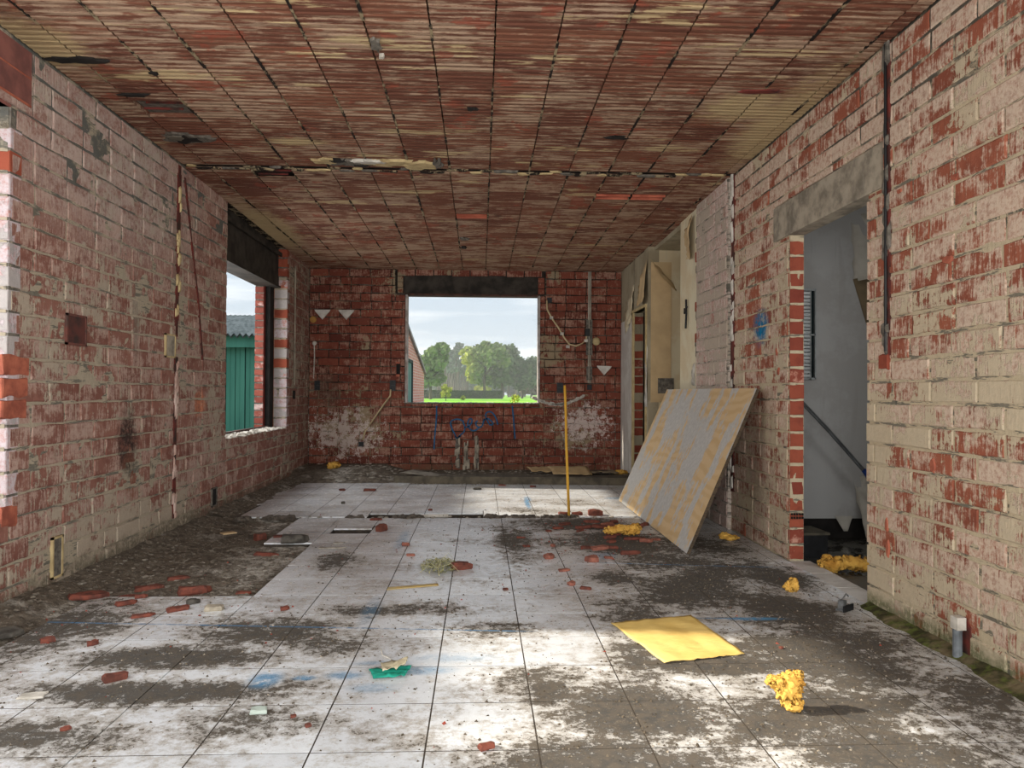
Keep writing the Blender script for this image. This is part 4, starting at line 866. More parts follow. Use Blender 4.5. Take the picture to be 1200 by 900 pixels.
# conduit
cdt = empty('wall_pipe', (1.43, YB - .02, 0), label='grey vertical conduit on the back wall right of the window', category='pipe')
m = MB(); m.tube([(0, 0, 2.655), (0, 0, 1.18)], .014); m.tube([(.022, 0, 2.655), (.022, 0, 1.18)], .009); m.build('conduit', plain('grey_pvc', (168, 160, 148), (132, 124, 112), 10), cdt)
m = MB(); m.box(-.035, .045, -.012, .018, 1.55, 2.02); m.box(-.03, .045, -.012, .018, 1.22, 1.40); m.build('mortar_cover', M_GREYM, cdt)
m = MB(); m.box(-.05, .01, -.022, .018, 1.80, 1.90); m.build('pipe_box', M_BLACK, cdt); m = MB(); m.box(-.022, .038, -.02, .018, 1.09, 1.16); m.build('pipe_end', M_BLACK, cdt)
# cable
M_CABLE = plain('cream_cable', (196, 178, 142), (170, 150, 116), 10)
cb = empty('hanging_cable', (0, 0, 0), label='cream cable sagging from the window corner to the conduit', category='cable')
m = MB(); m.tube([(.87, YB - .02, 2.27), (.875, YB - .025, 2.15), (.93, YB - .03, 2.04), (1.03, YB - .03, 1.90), (1.10, YB - .03, 1.78), (1.17, YB - .03, 1.69), (1.26, YB - .03, 1.67), (1.34, YB - .03, 1.70), (1.39, YB - .03, 1.76), (1.40, YB - .03, 1.83)], .011, 8); m.build('cable_run', M_CABLE, cb, smooth=True)
for (x, z) in ((.93, 2.04), (1.07, 1.83), (1.15, 1.66), (1.39, 1.74)):
    m = MB(); m.box(x - .022, x + .022, YB - .045, YB - .0, z - .018, z + .018); m.build('cable_clip', M_WHITEP, cb)
cb = empty('hanging_cable', (0, 0, 0), label='cream cable slanting down the back wall left of the window', category='cable')
m = MB(); m.tube([(-1.175, YB - .02, 1.08), (-1.18, YB - .03, 1.0), (-1.25, YB - .03, .90), (-1.42, YB - .03, .65), (-1.50, YB - .03, .54), (-1.53, YB - .03, .42)], .012, 8); m.build('cable_run', M_CABLE, cb, smooth=True)
cb = empty('hanging_cable', (0, 0, 0), label='thin white cable in the far left corner', category='cable')
m = MB(); m.tube([(-2.17, YB - .02, 1.70), (-2.165, YB - .02, 1.5), (-2.175, YB - .02, 1.22)], .007, 6); m.build('cable_run', M_WHITEP, cb)
m = MB(); m.add(*dome(.03, .02), T(-2.17, YB - .008, 1.68)); m.build('cable_clip', M_WHITEP, cb)
def wbox(x, z, w_, h, label, holes=2, col=M_BLACK):
    o = empty('socket_box', (x, YB, z), label=label, category='socket')
    m = MB(); t = .008
    m.box(-w_, w_, -.016, .0, -h, -h + t); m.box(-w_, w_, -.016, .0, h - t, h); m.box(-w_, -w_ + t, -.016, 0, -h, h); m.box(w_ - t, w_, -.016, 0, -h, h)
    if holes == 2: m.box(-w_, w_, -.016, 0, -t / 2, t / 2)
    m.build('box_rim', plain('box_rim_grey', (52, 52, 54), (34, 34, 36), 10, rough=.5) if 'box_rim_grey' not in bpy.data.materials else bpy.data.materials['box_rim_grey'], o)
    m = MB(); m.box(-w_ + t, w_ - t, -.010, 0, -h + t, h - t); m.build('box_inside', col, o)
wbox(-1.15, 1.135, .038, .068, 'dark double socket box left of the back window')
wbox(-2.13, 1.13, .035, .062, 'dark double socket box by the far left corner')
wbox(1.05, 1.115, .042, .068, 'dark double socket box right of the back window')
wbox(.905, 2.275, .032, .034, 'small black box at the top right window corner', 1)
wbox(-1.555, .365, .032, .030, 'small black box low on the back wall', 1)
m = MB(); m.box(-1.105, -1.055, YB - .007, YB + .0, 1.28, 1.42); m.build('wall_slot', M_NEAR_BLACK, wb)
m = MB(); m.box(-1.11, -1.06, YB - .009, YB, 1.42, 1.445); m.box(-1.11, -1.06, YB - .009, YB, 1.25, 1.28); m.build('slot_edge', bpy.data.materials['raw_orange_brick'], wb)
m = MB(); m.box(-1.20, -1.15, YB - .007, YB, 2.535, 2.55); m.box(-1.20, -1.16, YB - .007, YB, 2.42, 2.435); m.build('brick_chip', bpy.data.materials['raw_orange_brick'], wb)
# mortar-filled vertical chases under the window
for x, z0, z1 in ((-.30, .05, .44), (-.19, .05, .38), (-.05, .05, .46)):
    chase(wb, MBk, [(x, z1), (x + .01, z0)], .026, M_GREYM, M_CONC, int(x * 50) + 40, bits=12)
sm = MB()
r = random.Random(12)
for i in range(26):
    t = i / 25; x = .70 + t * .66; z = .98 - math.sin(t * 3.1) * .10 + t * .03; n = 7; rr = [r.uniform(.5, 1.1) for _ in range(n)]; a, b = r.uniform(.03, .055), r.uniform(.015, .035)
    p = [(x + math.cos(j * 6.28 / n) * a * rr[j], YB - .001, z + math.sin(j * 6.28 / n) * b * rr[j]) for j in range(n)]; q = [(x + (u - x) * .7, YB - .012, z + (v - z) * .7) for u, _, v in p]
    sm.add(p + q, [tuple(range(n, 2 * n))[::-1]] + [(j, n + j, n + (j + 1) % n, (j + 1) % n) for j in range(n)])
sm.build('plaster_smear', M_WHITEP, wb)
# graffiti, sprayed strokes lying on the brick faces
M_BLUE = plain('blue_spray_paint', (32, 88, 128), (26, 66, 100), 12, rough=.7, bump=0)
def gxy(u, v): return (-.586 + (500 + u / 10 - 511) * .01122, .853 - (470 + v / 10 - 478) * .01121)
def stroke(mb, pts, wd):
    P = [Vector(gxy(*p)) for p in pts]; Q = []
    for i in range(len(P) - 1):       # Catmull-Rom smoothing
        p0, p1, p2, p3 = P[max(i - 1, 0)], P[i], P[i + 1], P[min(i + 2, len(P) - 1)]
        for k in range(5):
            t = k / 5; Q.append(.5 * ((2 * p1) + (p2 - p0) * t + (2 * p0 - 5 * p1 + 4 * p2 - p3) * t * t + (3 * p1 - p0 - 3 * p2 + p3) * t ** 3))
    Q.append(P[-1]); vs = []; n = len(Q)
    for i, q in enumerate(Q):
        d = (Q[min(i + 1, n - 1)] - Q[max(i - 1, 0)]).normalized(); nn = Vector((-d.y, d.x)) * wd * (.85 + .3 * mnoise.noise((i * .7, wd * 99, 0)))
        for s in (1, -1): vs += [(q.x + nn.x * s, YB - .0062, q.y + nn.y * s)]
        for s in (1, -1): vs += [(q.x + nn.x * s, YB - .001, q.y + nn.y * s)]
    fs = []
    for i in range(n - 1):
        a, b = 4 * i, 4 * i + 4; fs += [(a, a + 1, b + 1, b), (a, b, b + 2, a + 2), (a + 1, a + 3, b + 3, b + 1)]
    mb.add(vs, fs)
gr = empty('graffiti', label='blue sprayed word between two bars below the back window', category='graffiti')
for nm, ptss, wd in (('sprayed_bar', [[(120, 65), (118, 200), (108, 330), (98, 450), (92, 575)]], .0115), ('sprayed_bar', [[(1005, 60), (1015, 150), (1025, 260), (1035, 380), (1042, 450)]], .0115),
        ('sprayed_letter', [[(440, 250), (380, 222), (315, 230), (283, 262), (300, 330), (335, 400), (355, 452), (400, 405), (440, 370), (450, 310), (430, 258)], [(335, 420), (365, 440), (400, 415)]], .0108),
        ('sprayed_letter', [[(448, 316), (490, 308), (522, 275), (535, 230), (508, 214), (486, 258), (492, 310), (535, 352), (585, 345), (612, 318)]], .0115),
        ('sprayed_letter', [[(600, 238), (578, 262), (590, 300), (625, 315), (655, 295), (672, 240), (688, 220)]], .0115),
        ('sprayed_letter', [[(672, 228), (715, 212), (755, 235), (782, 275), (745, 285), (715, 235), (693, 175), (712, 138), (755, 133), (795, 170), (822, 225), (838, 285)]], .0115)):
    m = MB()
    for p in ptss: stroke(m, p, wd)
    m.build(nm, M_BLUE, gr)

# ------------------------------------------------------------ leaning plywood board
g = G('painted_plywood', .7, .3)
tcn = g.t.nodes.new('ShaderNodeTexCoord').outputs['Object']
d1 = g.vm('ADD', tcn, (0, 0, 0)); nA = g.noise(1.0, (5.0, 1.3, 1), 7, .7, vec=tcn); nB = g.noise(2.2, (1, 1, 1), 5, .6, vec=tcn, off=4)
rot = g.t.nodes.new('ShaderNodeMapping'); rot.inputs['Rotation'].default_value = (0, 0, -.22); rot.inputs['Scale'].default_value = (1.1, 4.2, 1); g.t.links.new(tcn, rot.inputs[0])
nC = g.noise(1.0, None, 7, .7, vec=rot.outputs[0]); wg = g.t.nodes.new('ShaderNodeTexWave'); wg.inputs['Scale'].default_value = 3; wg.inputs['Distortion'].default_value = 14; wg.inputs['Detail'].default_value = 3; wg.inputs['Detail Scale'].default_value = .8
mpw = g.t.nodes.new('ShaderNodeMapping'); mpw.inputs['Scale'].default_value = (1.2, .5, 1); g.t.links.new(tcn, mpw.inputs[0]); g.t.links.new(mpw.outputs[0], wg.inputs[0])
wood = g.mix(g.ramp(wg.outputs['Fac'], .2, .9), (206, 178, 136), (199, 168, 124)); wood = g.mix(g.ramp(nB, .55, .7, 0, .5), wood, (214, 176, 116))
white = g.mix(g.noise(30, None, 5, .7, vec=tcn), (212, 210, 206), (150, 148, 146))
c = g.mix(g.ramp(g.ma('ADD', g.ma('MULTIPLY', nC, .62), g.ma('MULTIPLY', nB, .38)), .485, .505), wood, white)
g.color(c); g.bump(g.ma('ADD', nC, g.noise(40, None, 4, vec=tcn)), .3, .004)
bd = empty('plywood_sheet', label='large weathered plywood sheet leaning against the right wall', category='board')
P0, P1, P2, P3 = Vector((1.355, 4.80, .004)), Vector((1.355, 7.20, .004)), Vector((1.84, 7.27, 1.09)), Vector((1.875, 4.90, 1.085))
xa = (P1 - P0).normalized(); up = ((P3 + P2) / 2 - (P0 + P1) / 2).normalized(); nn = up.cross(xa).normalized(); up = xa.cross(nn).normalized() * (1 if xa.cross(nn).z > 0 else -1)
wlen, hlen = 2.40, ((P3 + P2) / 2 - (P0 + P1) / 2).length
bd.matrix_world = Matrix.Translation(P0) @ Matrix((( up.x, xa.x, 0, 0), (up.y, xa.y, 0, 0), (up.z, xa.z, 0, 0), (0, 0, 0, 1))) if False else Matrix.Translation(P0)
Rm = Matrix(((up.x, xa.x, nn.x, 0), (up.y, xa.y, nn.y, 0), (up.z, xa.z, nn.z, 0), (0, 0, 0, 1)))
if nn.x < 0: back = -1      # nn points into the room
else: back = 1
bd.matrix_world = Matrix.Translation(P0) @ Rm
m = MB(); sh = .10; th = .022 * (-1 if nn.x < 0 else 1)
za, zb = (th, 0) if th < 0 else (0, th)
nxu, nyv = 10, 16
vs = []; 
for zz in (0, th):
    for j in range(nyv + 1):
        for i in range(nxu + 1):
            u, v = i / nxu, j / nyv; e = .004 * mnoise.noise((u * 5, v * 9, 1)) if i in (0, nxu) or j in (0, nyv) else 0
            vs.append((u * hlen + e, v * wlen + sh * u + e - .0, zz + .004 * math.sin(v * 3)))
N = (nxu + 1) * (nyv + 1); fs = []
for j in range(nyv):
    for i in range(nxu):
        q = j * (nxu + 1) + i; fs += [(q, q + 1, q + nxu + 2, q + nxu + 1), (N + q, N + q + nxu + 1, N + q + nxu + 2, N + q + 1)]
m.add(vs, fs); m.build('board_face', g.m, bd, smooth=False)
m = MB(); m.add([(0, -.0005, 0), (hlen, sh - .0005, 0), (hlen, sh - .0005, th), (0, -.0005, th), (0, .004, 0), (hlen, sh + .004, 0), (hlen, sh + .004, th), (0, .004, th)], [(0, 1, 2, 3), (4, 7, 6, 5), (0, 4, 5, 1), (1, 5, 6, 2), (2, 6, 7, 3), (3, 7, 4, 0)])
m.build('board_edge', plain('dark_board_edge', (84, 70, 54), (52, 44, 36), 20, stretch=(1, 1, 8)), bd)

# ------------------------------------------------------------ yellow stick
m = MB(); m.tube([(.755, 6.235, -.02), (.742, 6.236, .3), (.728, 6.236, .62), (.722, 6.236, .9), (.712, 6.236, 1.115)], [.0115, .0115, .011, .011, .0105], 8)
m.build('wooden_stick', plain('yellow_wood', (206, 160, 62), (184, 136, 46), 30, stretch=(1, 1, .1)), None, smooth=True, label='thin yellow stick standing upright in the floor joint', category='stick')

# ------------------------------------------------------------ loose things on the floor
M_FRAG = plain('brick_fragment_red', (118, 64, 51), (80, 46, 39), 26, bump=.7)
M_FRAGD = plain('brick_fragment_dark', (112, 62, 50), (80, 46, 38), 26, bump=.7)
M_FRAGL = plain('brick_fragment_pink', (146, 92, 77), (108, 66, 56), 26, bump=.7)
def frag_mesh(seed, ribs=False):
    r = random.Random(seed); m = MB(); n = 7
    base = [(-.5, -.5), (-.05, -.55), (.5, -.45), (.55, .05), (.42, .5), (-.1, .45), (-.52, .38)]
    pts = [(x * r.uniform(.75, 1.1), y * r.uniform(.7, 1.1)) for x, y in base]; vs = []
    for z, k in ((0, .94), (.25, 1.03), (.8, 1.0), (1.0, .82)): vs += [(x * k + r.uniform(-.03, .03), y * k + r.uniform(-.03, .03), z * (1 + (r.uniform(-.18, .1) if z == 1 else 0))) for x, y in pts]
    fs = [tuple(range(n))[::-1], tuple(range(3 * n, 4 * n))]
    for l in range(3): fs += [(l * n + i, l * n + (i + 1) % n, (l + 1) * n + (i + 1) % n, (l + 1) * n + i) for i in range(n)]
    m.add(vs, fs); return m
FR = {}
def frag(x, y, L_, W_, H_, rz, label, mat=None, group=None, z=0, tx=0, ty_=0, name='brick_fragment', cat='brick fragment'):
    k = (R_.randrange(7), (mat or M_FRAG).name)
    if k not in FR: me = frag_mesh(k[0] + 3).mesh(name); me.materials.append(mat or M_FRAG); FR[k] = me
    o = link(name, FR[k], None, None, loc=(x, y, z), rot=(tx, ty_, rz), scale=(L_ * .84, W_ * .84, H_ * .72), label=label, category=cat)
    if group: o['group'] = group
    return o
PZ = -.022
F = [ # x y L W H rot label
 (.025, 2.20, .062, .03, .022, .5, 'lone orange brick chip at the bottom edge of the floor', None),
 (-.11, 4.43, .15, .08, .055, .35, 'dark red broken brick beside the dry weed', M_FRAGD),
 (.44, 4.69, .075, .06, .04, .1, 'pinkish ribbed brick piece beside the tile joint', M_FRAGL),
 (.70, 4.60, .10, .06, .05, -.6, 'pink brick piece tilted in front of the rubble heap', M_FRAGL),
 (.82, 4.68, .07, .03, .02, -.2, 'flat pink chip right of the tilted pink brick piece', M_FRAGL),
 (.975, 4.80, .17, .045, .035, .25, 'long dark brick strip lying in front of the plywood sheet', M_FRAGD),
 (.496, 4.36, .08, .05, .018, 0, 'flat pink brick flake on a tile joint', M_FRAGL),
 (.505, 4.04, .05, .04, .028, .3, 'pale pink chip left of the dark chip above the yellow sheet', M_FRAGL),
 (.57, 3.95, .07, .03, .022, -.3, 'dark red chip right of the pale pink one above the yellow sheet', M_FRAGD),
 (.14, 3.95, .035, .025, .015, .3, 'small dark brick chip in the middle of the floor', M_FRAGD),
 (-.51, 5.10, .065, .05, .03, .2, 'pink brick chip above the dry weed, farther one', M_FRAGL),
 (-.44, 4.78, .075, .03, .02, -.2, 'pink brick chip above the dry weed, nearer one', M_FRAGL),
 (-.74, 5.63, .10, .07, .07, .9, 'brownish stone right of the small floor slot', M_FRAGD),
 (-.85, 6.12, .12, .06, .02, .1, 'red tile flake on the tiles behind the small floor slot', None),
 (-1.165, 7.9, .15, .07, .035, .1, 'larger red brick piece on the clean rear tiles', M_FRAG),
 (-1.46, 7.92, .08, .05, .03, .2, 'smaller red brick piece on the clean rear tiles', M_FRAG),
 (.59, 8.22, .08, .04, .025, .0, 'red brick chip just in front of the kerb', M_FRAG),
 (.25, 8.33, .10, .04, .02, .0, 'flat brick chip touching the kerb', M_FRAGL),
 (-1.598, 5.46, .11, .09, .07, .9, 'round broken clay pipe piece at the tile edge', M_FRAGD),
 (-1.42, 5.42, .15, .05, .022, .3, 'flat red shard beside the round clay piece', M_FRAG),
 (-1.41, 4.93, .19, .06, .035, -.1, 'dark red shard below the mortar lump in the dirt patch', M_FRAG),
 (-1.53, 4.02, .20, .08, .06, .5, 'biggest red shard at the front edge of the dirt patch', M_FRAG),
 (-1.80, 4.10, .17, .07, .035, .4, 'long red shard in the dirt near the left wall', M_FRAGD),
 (-1.72, 4.32, .15, .06, .03, .3, 'dusty red shard farther back in the dirt', M_FRAGD),
 (-1.98, 3.84, .20, .09, .04, .35, 'red shard on the tile corner by the left wall', M_FRAG),
 (-1.83, 3.93, .12, .05, .03, .1, 'small red shard next to the one on the tile corner', M_FRAG),
 (-1.72, 3.84, .07, .04, .025, .4, 'tiny red chip on the edge of the dirt patch', M_FRAG),
 (-1.25, 4.0, .09, .04, .02, 0, 'flat red chip at the right front corner of the dirt patch', M_FRAG),
 (-1.74, 3.72, .12, .06, .028, .8, 'red chip pointing at the wall on the front tiles', M_FRAG),
 (-1.44, 3.62, .12, .05, .028, .6, 'red chip behind the pale stone on the tiles', M_FRAG),
 (-1.57, 3.52, .12, .05, .02, .4, 'thin red chip left of the pale stone on the tiles', M_FRAG),
 (-1.80, 3.18, .07, .045, .028, .5, 'red chip on the front left tiles, left one', M_FRAG),
 (-1.60, 3.14, .05, .04, .025, .5, 'red chip on the front left tiles, right one', M_FRAG),
 (-1.32, 2.76, .10, .05, .035, .7, 'red brick chip lying on the brown stain at front left', M_FRAGD),
 (-.94, 3.62, .05, .05, .022, .3, 'red chip on the tiles just off the dirt patch corner', M_FRAG),
 (-1.28, 2.36, .035, .02, .014, .3, 'small orange crumb near the front left', M_FRAG),
 (-.60, 2.43, .022, .02, .012, .3, 'tiny red crumb on the tile in front of the teal scrap', M_FRAG),
 (-.535, 2.36, .025, .02, .014, .3, 'tiny brown pebble in front of the teal scrap', M_FRAGD),
 (1.25, 3.02, .02, .02, .012, .3, 'small crumb right of the yellow sheet', M_FRAG),
 (.99, 6.33, .15, .09, .07, .0, 'dark ribbed block piece behind the rubble heap', M_FRAGD),
 (.72, 6.34, .10, .06, .04, .2, 'red block behind the foot of the yellow stick, left piece', M_FRAGD),
 (.83, 6.34, .11, .06, .04, -.2, 'red block behind the foot of the yellow stick, right piece', M_FRAG)]
for (x, y, a, b, h, rz, lab, mt) in F:
    z = pit(x, y) - .004 if (x < tx0 - 3 * TS and 3.86 < y < 5.2) or (x < tx0 - 4 * TS and 5.2 < y < 6.2) else 0
    frag(x, y, a, b, h, rz, lab, mt, z=z, tx=R_.uniform(-.04, .04), ty_=R_.uniform(-.04, .04))
HEAP = ['long red brick slab right beside the foot of the yellow stick', 'red brick slab lying on the slab by the yellow stick', 'topmost red shard of the stack by the yellow stick', 'thick tilted red brick behind the heap middle', 'flat red slab in the middle of the brick heap', 'flat red slab stacked just before the middle of the brick heap',
 'small shard under the middle of the brick heap', 'tiny red chip near the far bottom edge of the plywood sheet', 'upturned red brick piece leaning left of the plywood sheet', 'upturned red shard resting on the one left of the plywood sheet', 'long red shard under the left end of the dirty foam roll', 'red shard in front of the dirty foam roll',
 'small red piece far left at the heap edge near the joint', 'dusty red piece left of the yellow stick foot slabs', 'crosswise red shard before the yellow stick foot slabs', 'dark curved brick shard in front of the heap', 'dark shard touching the curved one in front of the heap', 'thin shard left of the curved one in front of the heap',
 'tilted red piece behind the upturned ones at the plywood sheet', 'small red flake right of the dirty foam roll', 'small lone chip left of the brick heap beyond the second joint', 'flat red flake on the clean tiles left of the brick heap', 'thin long red flake farther left of the brick heap', 'round red crumb between the heap and the ribbed piece']
for i, (x, y, a, b, h, rz, z, t) in enumerate([(.80, 5.72, .20, .08, .035, .1, 0, .0), (.92, 5.66, .16, .07, .03, -.3, .02, .15), (.88, 5.80, .17, .06, .035, .2, .03, -.1), (1.00, 5.75, .18, .09, .06, .4, 0, .35), (.98, 5.45, .16, .06, .03, .0, 0, .05), (.94, 5.33, .13, .06, .035, .2, 0, -.05),
        (.93, 5.18, .09, .06, .03, .3, 0, 0), (1.33, 5.85, .05, .05, .03, .2, 0, 0), (1.22, 5.72, .17, .08, .05, .7, 0, .3), (1.27, 5.66, .12, .06, .04, .9, .03, -.2), (1.10, 5.28, .22, .07, .03, -.1, 0, .05), (1.17, 5.20, .13, .06, .04, -.2, 0, .1), (.60, 5.70, .12, .05, .03, .2, 0, 0), (.68, 5.88, .14, .07, .03, .5, 0, 0),
        (.76, 5.60, .12, .05, .03, .9, 0, 0), (.80, 4.95, .17, .07, .04, .2, 0, .1), (.90, 4.98, .12, .05, .03, -.4, 0, 0), (.72, 4.98, .10, .05, .03, .1, 0, 0), (1.08, 5.95, .12, .06, .04, .6, 0, .2), (1.26, 5.25, .09, .05, .025, .3, 0, 0), (.52, 5.6, .06, .04, .02, .3, 0, 0), (.32, 5.05, .07, .05, .02, .1, 0, 0), (.30, 5.35, .09, .04, .018, .1, 0, 0), (.5, 5.05, .04, .04, .03, .3, 0, 0)]):
    frag(x, y, a * .85, b * .85, h * .85, rz, HEAP[i], [M_FRAG, M_FRAGD, M_FRAG, M_FRAGL][i % 4] if i % 7 else M_FRAG, 'brick rubble heap by the plywood', z=z, tx=t, ty_=R_.uniform(-.1, .1))
frag(-1.30, 5.22, .22, .14, .075, .2, 'grey mortar lump on the tile edge by the dirt patch', plain('grey_lump', (84, 80, 74), (54, 50, 46), 22, bump=.8), name='mortar_lump', cat='rubble')
frag(-1.27, 3.62, .10, .06, .035, .2, 'pale angular stone on the tiles before the dirt patch', plain('pale_stone', (176, 166, 148), (140, 132, 118), 22, bump=.6), name='stone', cat='stone')
frag(-1.42, 3.74, .07, .05, .03, .8, 'dark grey stone on the tiles before the dirt patch', bpy.data.materials['grey_lump'], name='stone', cat='stone')
frag(-2.05, 3.25, .20, .10, .04, .3, 'dark clod on the front tiles near the left wall', bpy.data.materials['grey_lump'], name='dirt_clod', cat='rubble')
frag(-1.53, 2.62, .10, .06, .012, .1, 'flat white flake on the brown stain at front left', M_WHITEP, name='plaster_flake', cat='flake')
frag(-.72, 2.47, .07, .06, .02, .1, 'greenish white flake on the tile in front of the teal scrap', plain('greenish_flake', (168, 180, 172), (140, 150, 144), 9), name='plaster_flake', cat='flake')
frag(-.44, 6.6, .05, .03, .02, .1, 'small dark pebble on the rear tiles', M_FRAGD, name='stone', cat='stone')
frag(-1.28, 7.0, .05, .04, .03, .1, 'round grey pebble on the rear tiles', bpy.data.materials['grey_lump'], name='stone', cat='stone')
frag(-.03, 8.0, .10, .05, .03, .1, 'grey stone on the rear tiles before the kerb', bpy.data.materials['grey_lump'], name='stone', cat='stone')
frag(-1.85, 5.55, .13, .09, .014, .5, 'beige paper flake on the dirt at the left wall foot', M_KRAFT, name='paper_flake', cat='paper', z=.0)
# white tile shards in the dirt
for i, (x, y, a, b, rz) in enumerate([(-1.0, 5.02, .22, .05, .1), (-.98, 5.18, .1, .03, .2)]):
    frag(x, y, a, b, .012, rz, ('long' if i == 0 else 'short') + ' pale mortar strip along the dirt patch edge', bpy.data.materials['pale_mortar_bits'], name='mortar_strip', cat='rubble')

# yellow foam lumps
def foam_mat():
    g = G('yellow_insulation_foam', .9, .2); tc_ = g.t.nodes.new('ShaderNodeTexCoord').outputs['Object']
    n = g.noise(28, None, 6, .7, vec=tc_); n2 = g.noise(9, None, 4, .6, vec=tc_, off=3)
    g.color(g.mix(g.ramp(n2, .4, .65), (216, 170, 84), (178, 128, 54))); g.bump(g.ma('ADD', n, n2), .9, .012); return g.m
M_FOAM = foam_mat()
def blobmesh(name, parts, seed, rough=.02, mat=M_FOAM, sub=3):
    """one lumpy body: union of ellipsoids sampled as a radial surface around several centres, remeshed"""
    import bmesh
    bm = bmesh.new()
    for (c, s, rz) in parts:
        bmesh.ops.create_icosphere(bm, subdivisions=sub, radius=1.0, matrix=T(c[0], c[1], c[2], rz) @ Matrix.Diagonal((s[0] * .86, s[1] * .86, s[2] * .86, 1)))
        rq = random.Random(seed * 31 + int(c[0] * 1000)); ms = min(s)
        for q in range(34):      # crumbly popcorn-like skin
            d = Vector((rq.gauss(0, 1), rq.gauss(0, 1), rq.gauss(0, 1))).normalized(); k = ms * rq.uniform(.20, .38)
            bmesh.ops.create_icosphere(bm, subdivisions=1, radius=k, matrix=Matrix.Translation(T(c[0], c[1], c[2], rz) @ Vector((d.x * s[0] * .86, d.y * s[1] * .86, d.z * s[2] * .86))))
    me = bpy.data.meshes.new(name); bm.to_mesh(me); bm.free()
    o = bpy.data.objects.new(name, me); COL.objects.link(o); me.materials.append(mat)
    md = o.modifiers.new('r', 'REMESH'); md.mode = 'VOXEL'; md.voxel_size = max(s for p in parts for s in p[1]) / 22; md.use_smooth_shade = True
    dg = bpy.context.evaluated_depsgraph_get(); me2 = bpy.data.meshes.new_from_object(o.evaluated_get(dg)); o.modifiers.clear(); o.data = me2
    for v in me2.vertices:
        p = v.co; k = mnoise.noise(p * 22 + Vector((seed, 0, 0))) + .6 * mnoise.noise(p * 55 + Vector((0, seed, 0)))
        crease = -max(0, .22 - abs(mnoise.noise(p * 11 + Vector((seed, seed, 0))))) * 4 + .35 * mnoise.noise(p * 90)
        v.co = p + v.normal * (k + crease) * rough; v.co.z = max(v.co.z, 0)
    return o
def foam(parts, loc, rz, seed, label, rough=.012, name='foam_lump'):
    o = blobmesh(name, parts, seed, rough); o.location = loc; o.rotation_euler = (0, 0, rz); o['label'] = label; o['category'] = 'foam'; return o
foam([((.012, 0, .055), (.040, .034, .052), 0), ((.018, .012, .095), (.048, .030, .024), 0), ((-.038, .006, .088), (.030, .024, .020), 0), ((.02, -.012, .022), (.034, .030, .024), 0), ((.045, .01, .085), (.022, .028, .042), 0), ((-.012, -.01, .06), (.03, .028, .026), 0)],
     (1.025, 2.44, 0), 0, 3, 'big crumpled yellow foam lump on the sunlit tiles right of the yellow sheet', .0075)
foam([((0, 0, .03), (.045, .035, .032), 0), ((.015, .01, .05), (.025, .025, .022), 0)], (1.66, 3.88, 0), 0, 5, 'small ochre foam lump in front of the brick door jamb', .008)
foam([((-.10, 0, .035), (.07, .04, .028), .1), ((-.02, .01, .04), (.08, .05, .032), 0), ((.07, 0, .045), (.05, .045, .035), 0), ((.04, -.02, .02), (.07, .04, .02), 0)], (1.06, 5.36, .02), .1, 7, 'dirty yellow foam roll on the brick rubble heap', .012)
foam([((0, 0, .02), (.09, .06, .018), 0), ((-.03, .02, .035), (.04, .04, .02), 0)], (1.79, 5.25, 0), .3, 9, 'flat ochre foam piece in the shade behind the plywood sheet', .012)
foam([((-.08, 0, .05), (.09, .08, .05), 0), ((.04, 0, .055), (.12, .07, .045), -.2), ((.13, -.03, .04), (.06, .06, .035), 0)], (2.23, 4.42, -.03), -.25, 11, 'dark yellow foam lump on the wet floor inside the doorway', .014)
foam([((0, 0, .05), (.08, .06, .05), 0)], (-1.80, 9.2, .09), 0, 13, 'ochre lump on the rubble mound in the far left corner', .014)
foam([((0, 0, .03), (.09, .05, .035), 0)], (1.72, 9.0, .05), 0, 15, 'ochre foam piece on the kerb by the rear right wall', .014)

# yellow sheet
def yellow():
    g = G('yellow_cloth', .8, .2); n = g.noise(1.0, (14, 40, 1), 5, .65); n2 = g.noise(5, None, 4); g.color(g.mix(g.ramp(n2, .35, .7), (230, 200, 124), (212, 178, 100))); g.bump(n, .6, .006); return g.m
sheet('yellow_sheet', yellow(), [(.60, 3.36, .001), (.72, 2.86, .001), (1.07, 2.95, .001), (1.00, 3.47, .001)], None, nu=26, nv=22, amp=.006, seed=21, thick=.002, label='yellow rumpled cloth sheet lying flat on the dirty tiles', category='cloth')
# teal and beige scrap
ts = empty('torn_scrap', label='torn teal and beige paper scrap with a thin string', category='paper')
sheet('teal_layer', plain('teal_paper', (32, 150, 128), (22, 120, 104), 8), [(-.415, 2.82, 0), (-.385, 2.735, 0), (-.275, 2.745, 0), (-.255, 2.85, 0)], ts, nu=12, nv=10, amp=.012, seed=31)
sheet('beige_layer', plain('beige_paper', (186, 176, 150), (164, 154, 128), 8), [(-.375, 2.85, .012), (-.355, 2.755, .014), (-.275, 2.79, .022), (-.272, 2.865, .012)], ts, nu=10, nv=10, amp=.014, curl=.01, seed=33)
m = MB(); m.tube([(-.335, 2.86, .018), (-.345, 2.93, .004), (-.385, 2.98, .003), (-.40, 3.05, .003)], .0025, 5); m.build('string', M_WHITEP, ts)
# yellow strip
sheet('paper_strip', plain('ochre_strip', (192, 164, 100), (170, 156, 120), 20), [(-.49, 3.955, 0), (-.22, 4.04, 0), (-.23, 4.085, 0), (-.49, 4.01, 0)], None, nu=14, nv=4, amp=.003, seed=41, label='flat ochre strip on the tiles below the dry weed', category='paper')
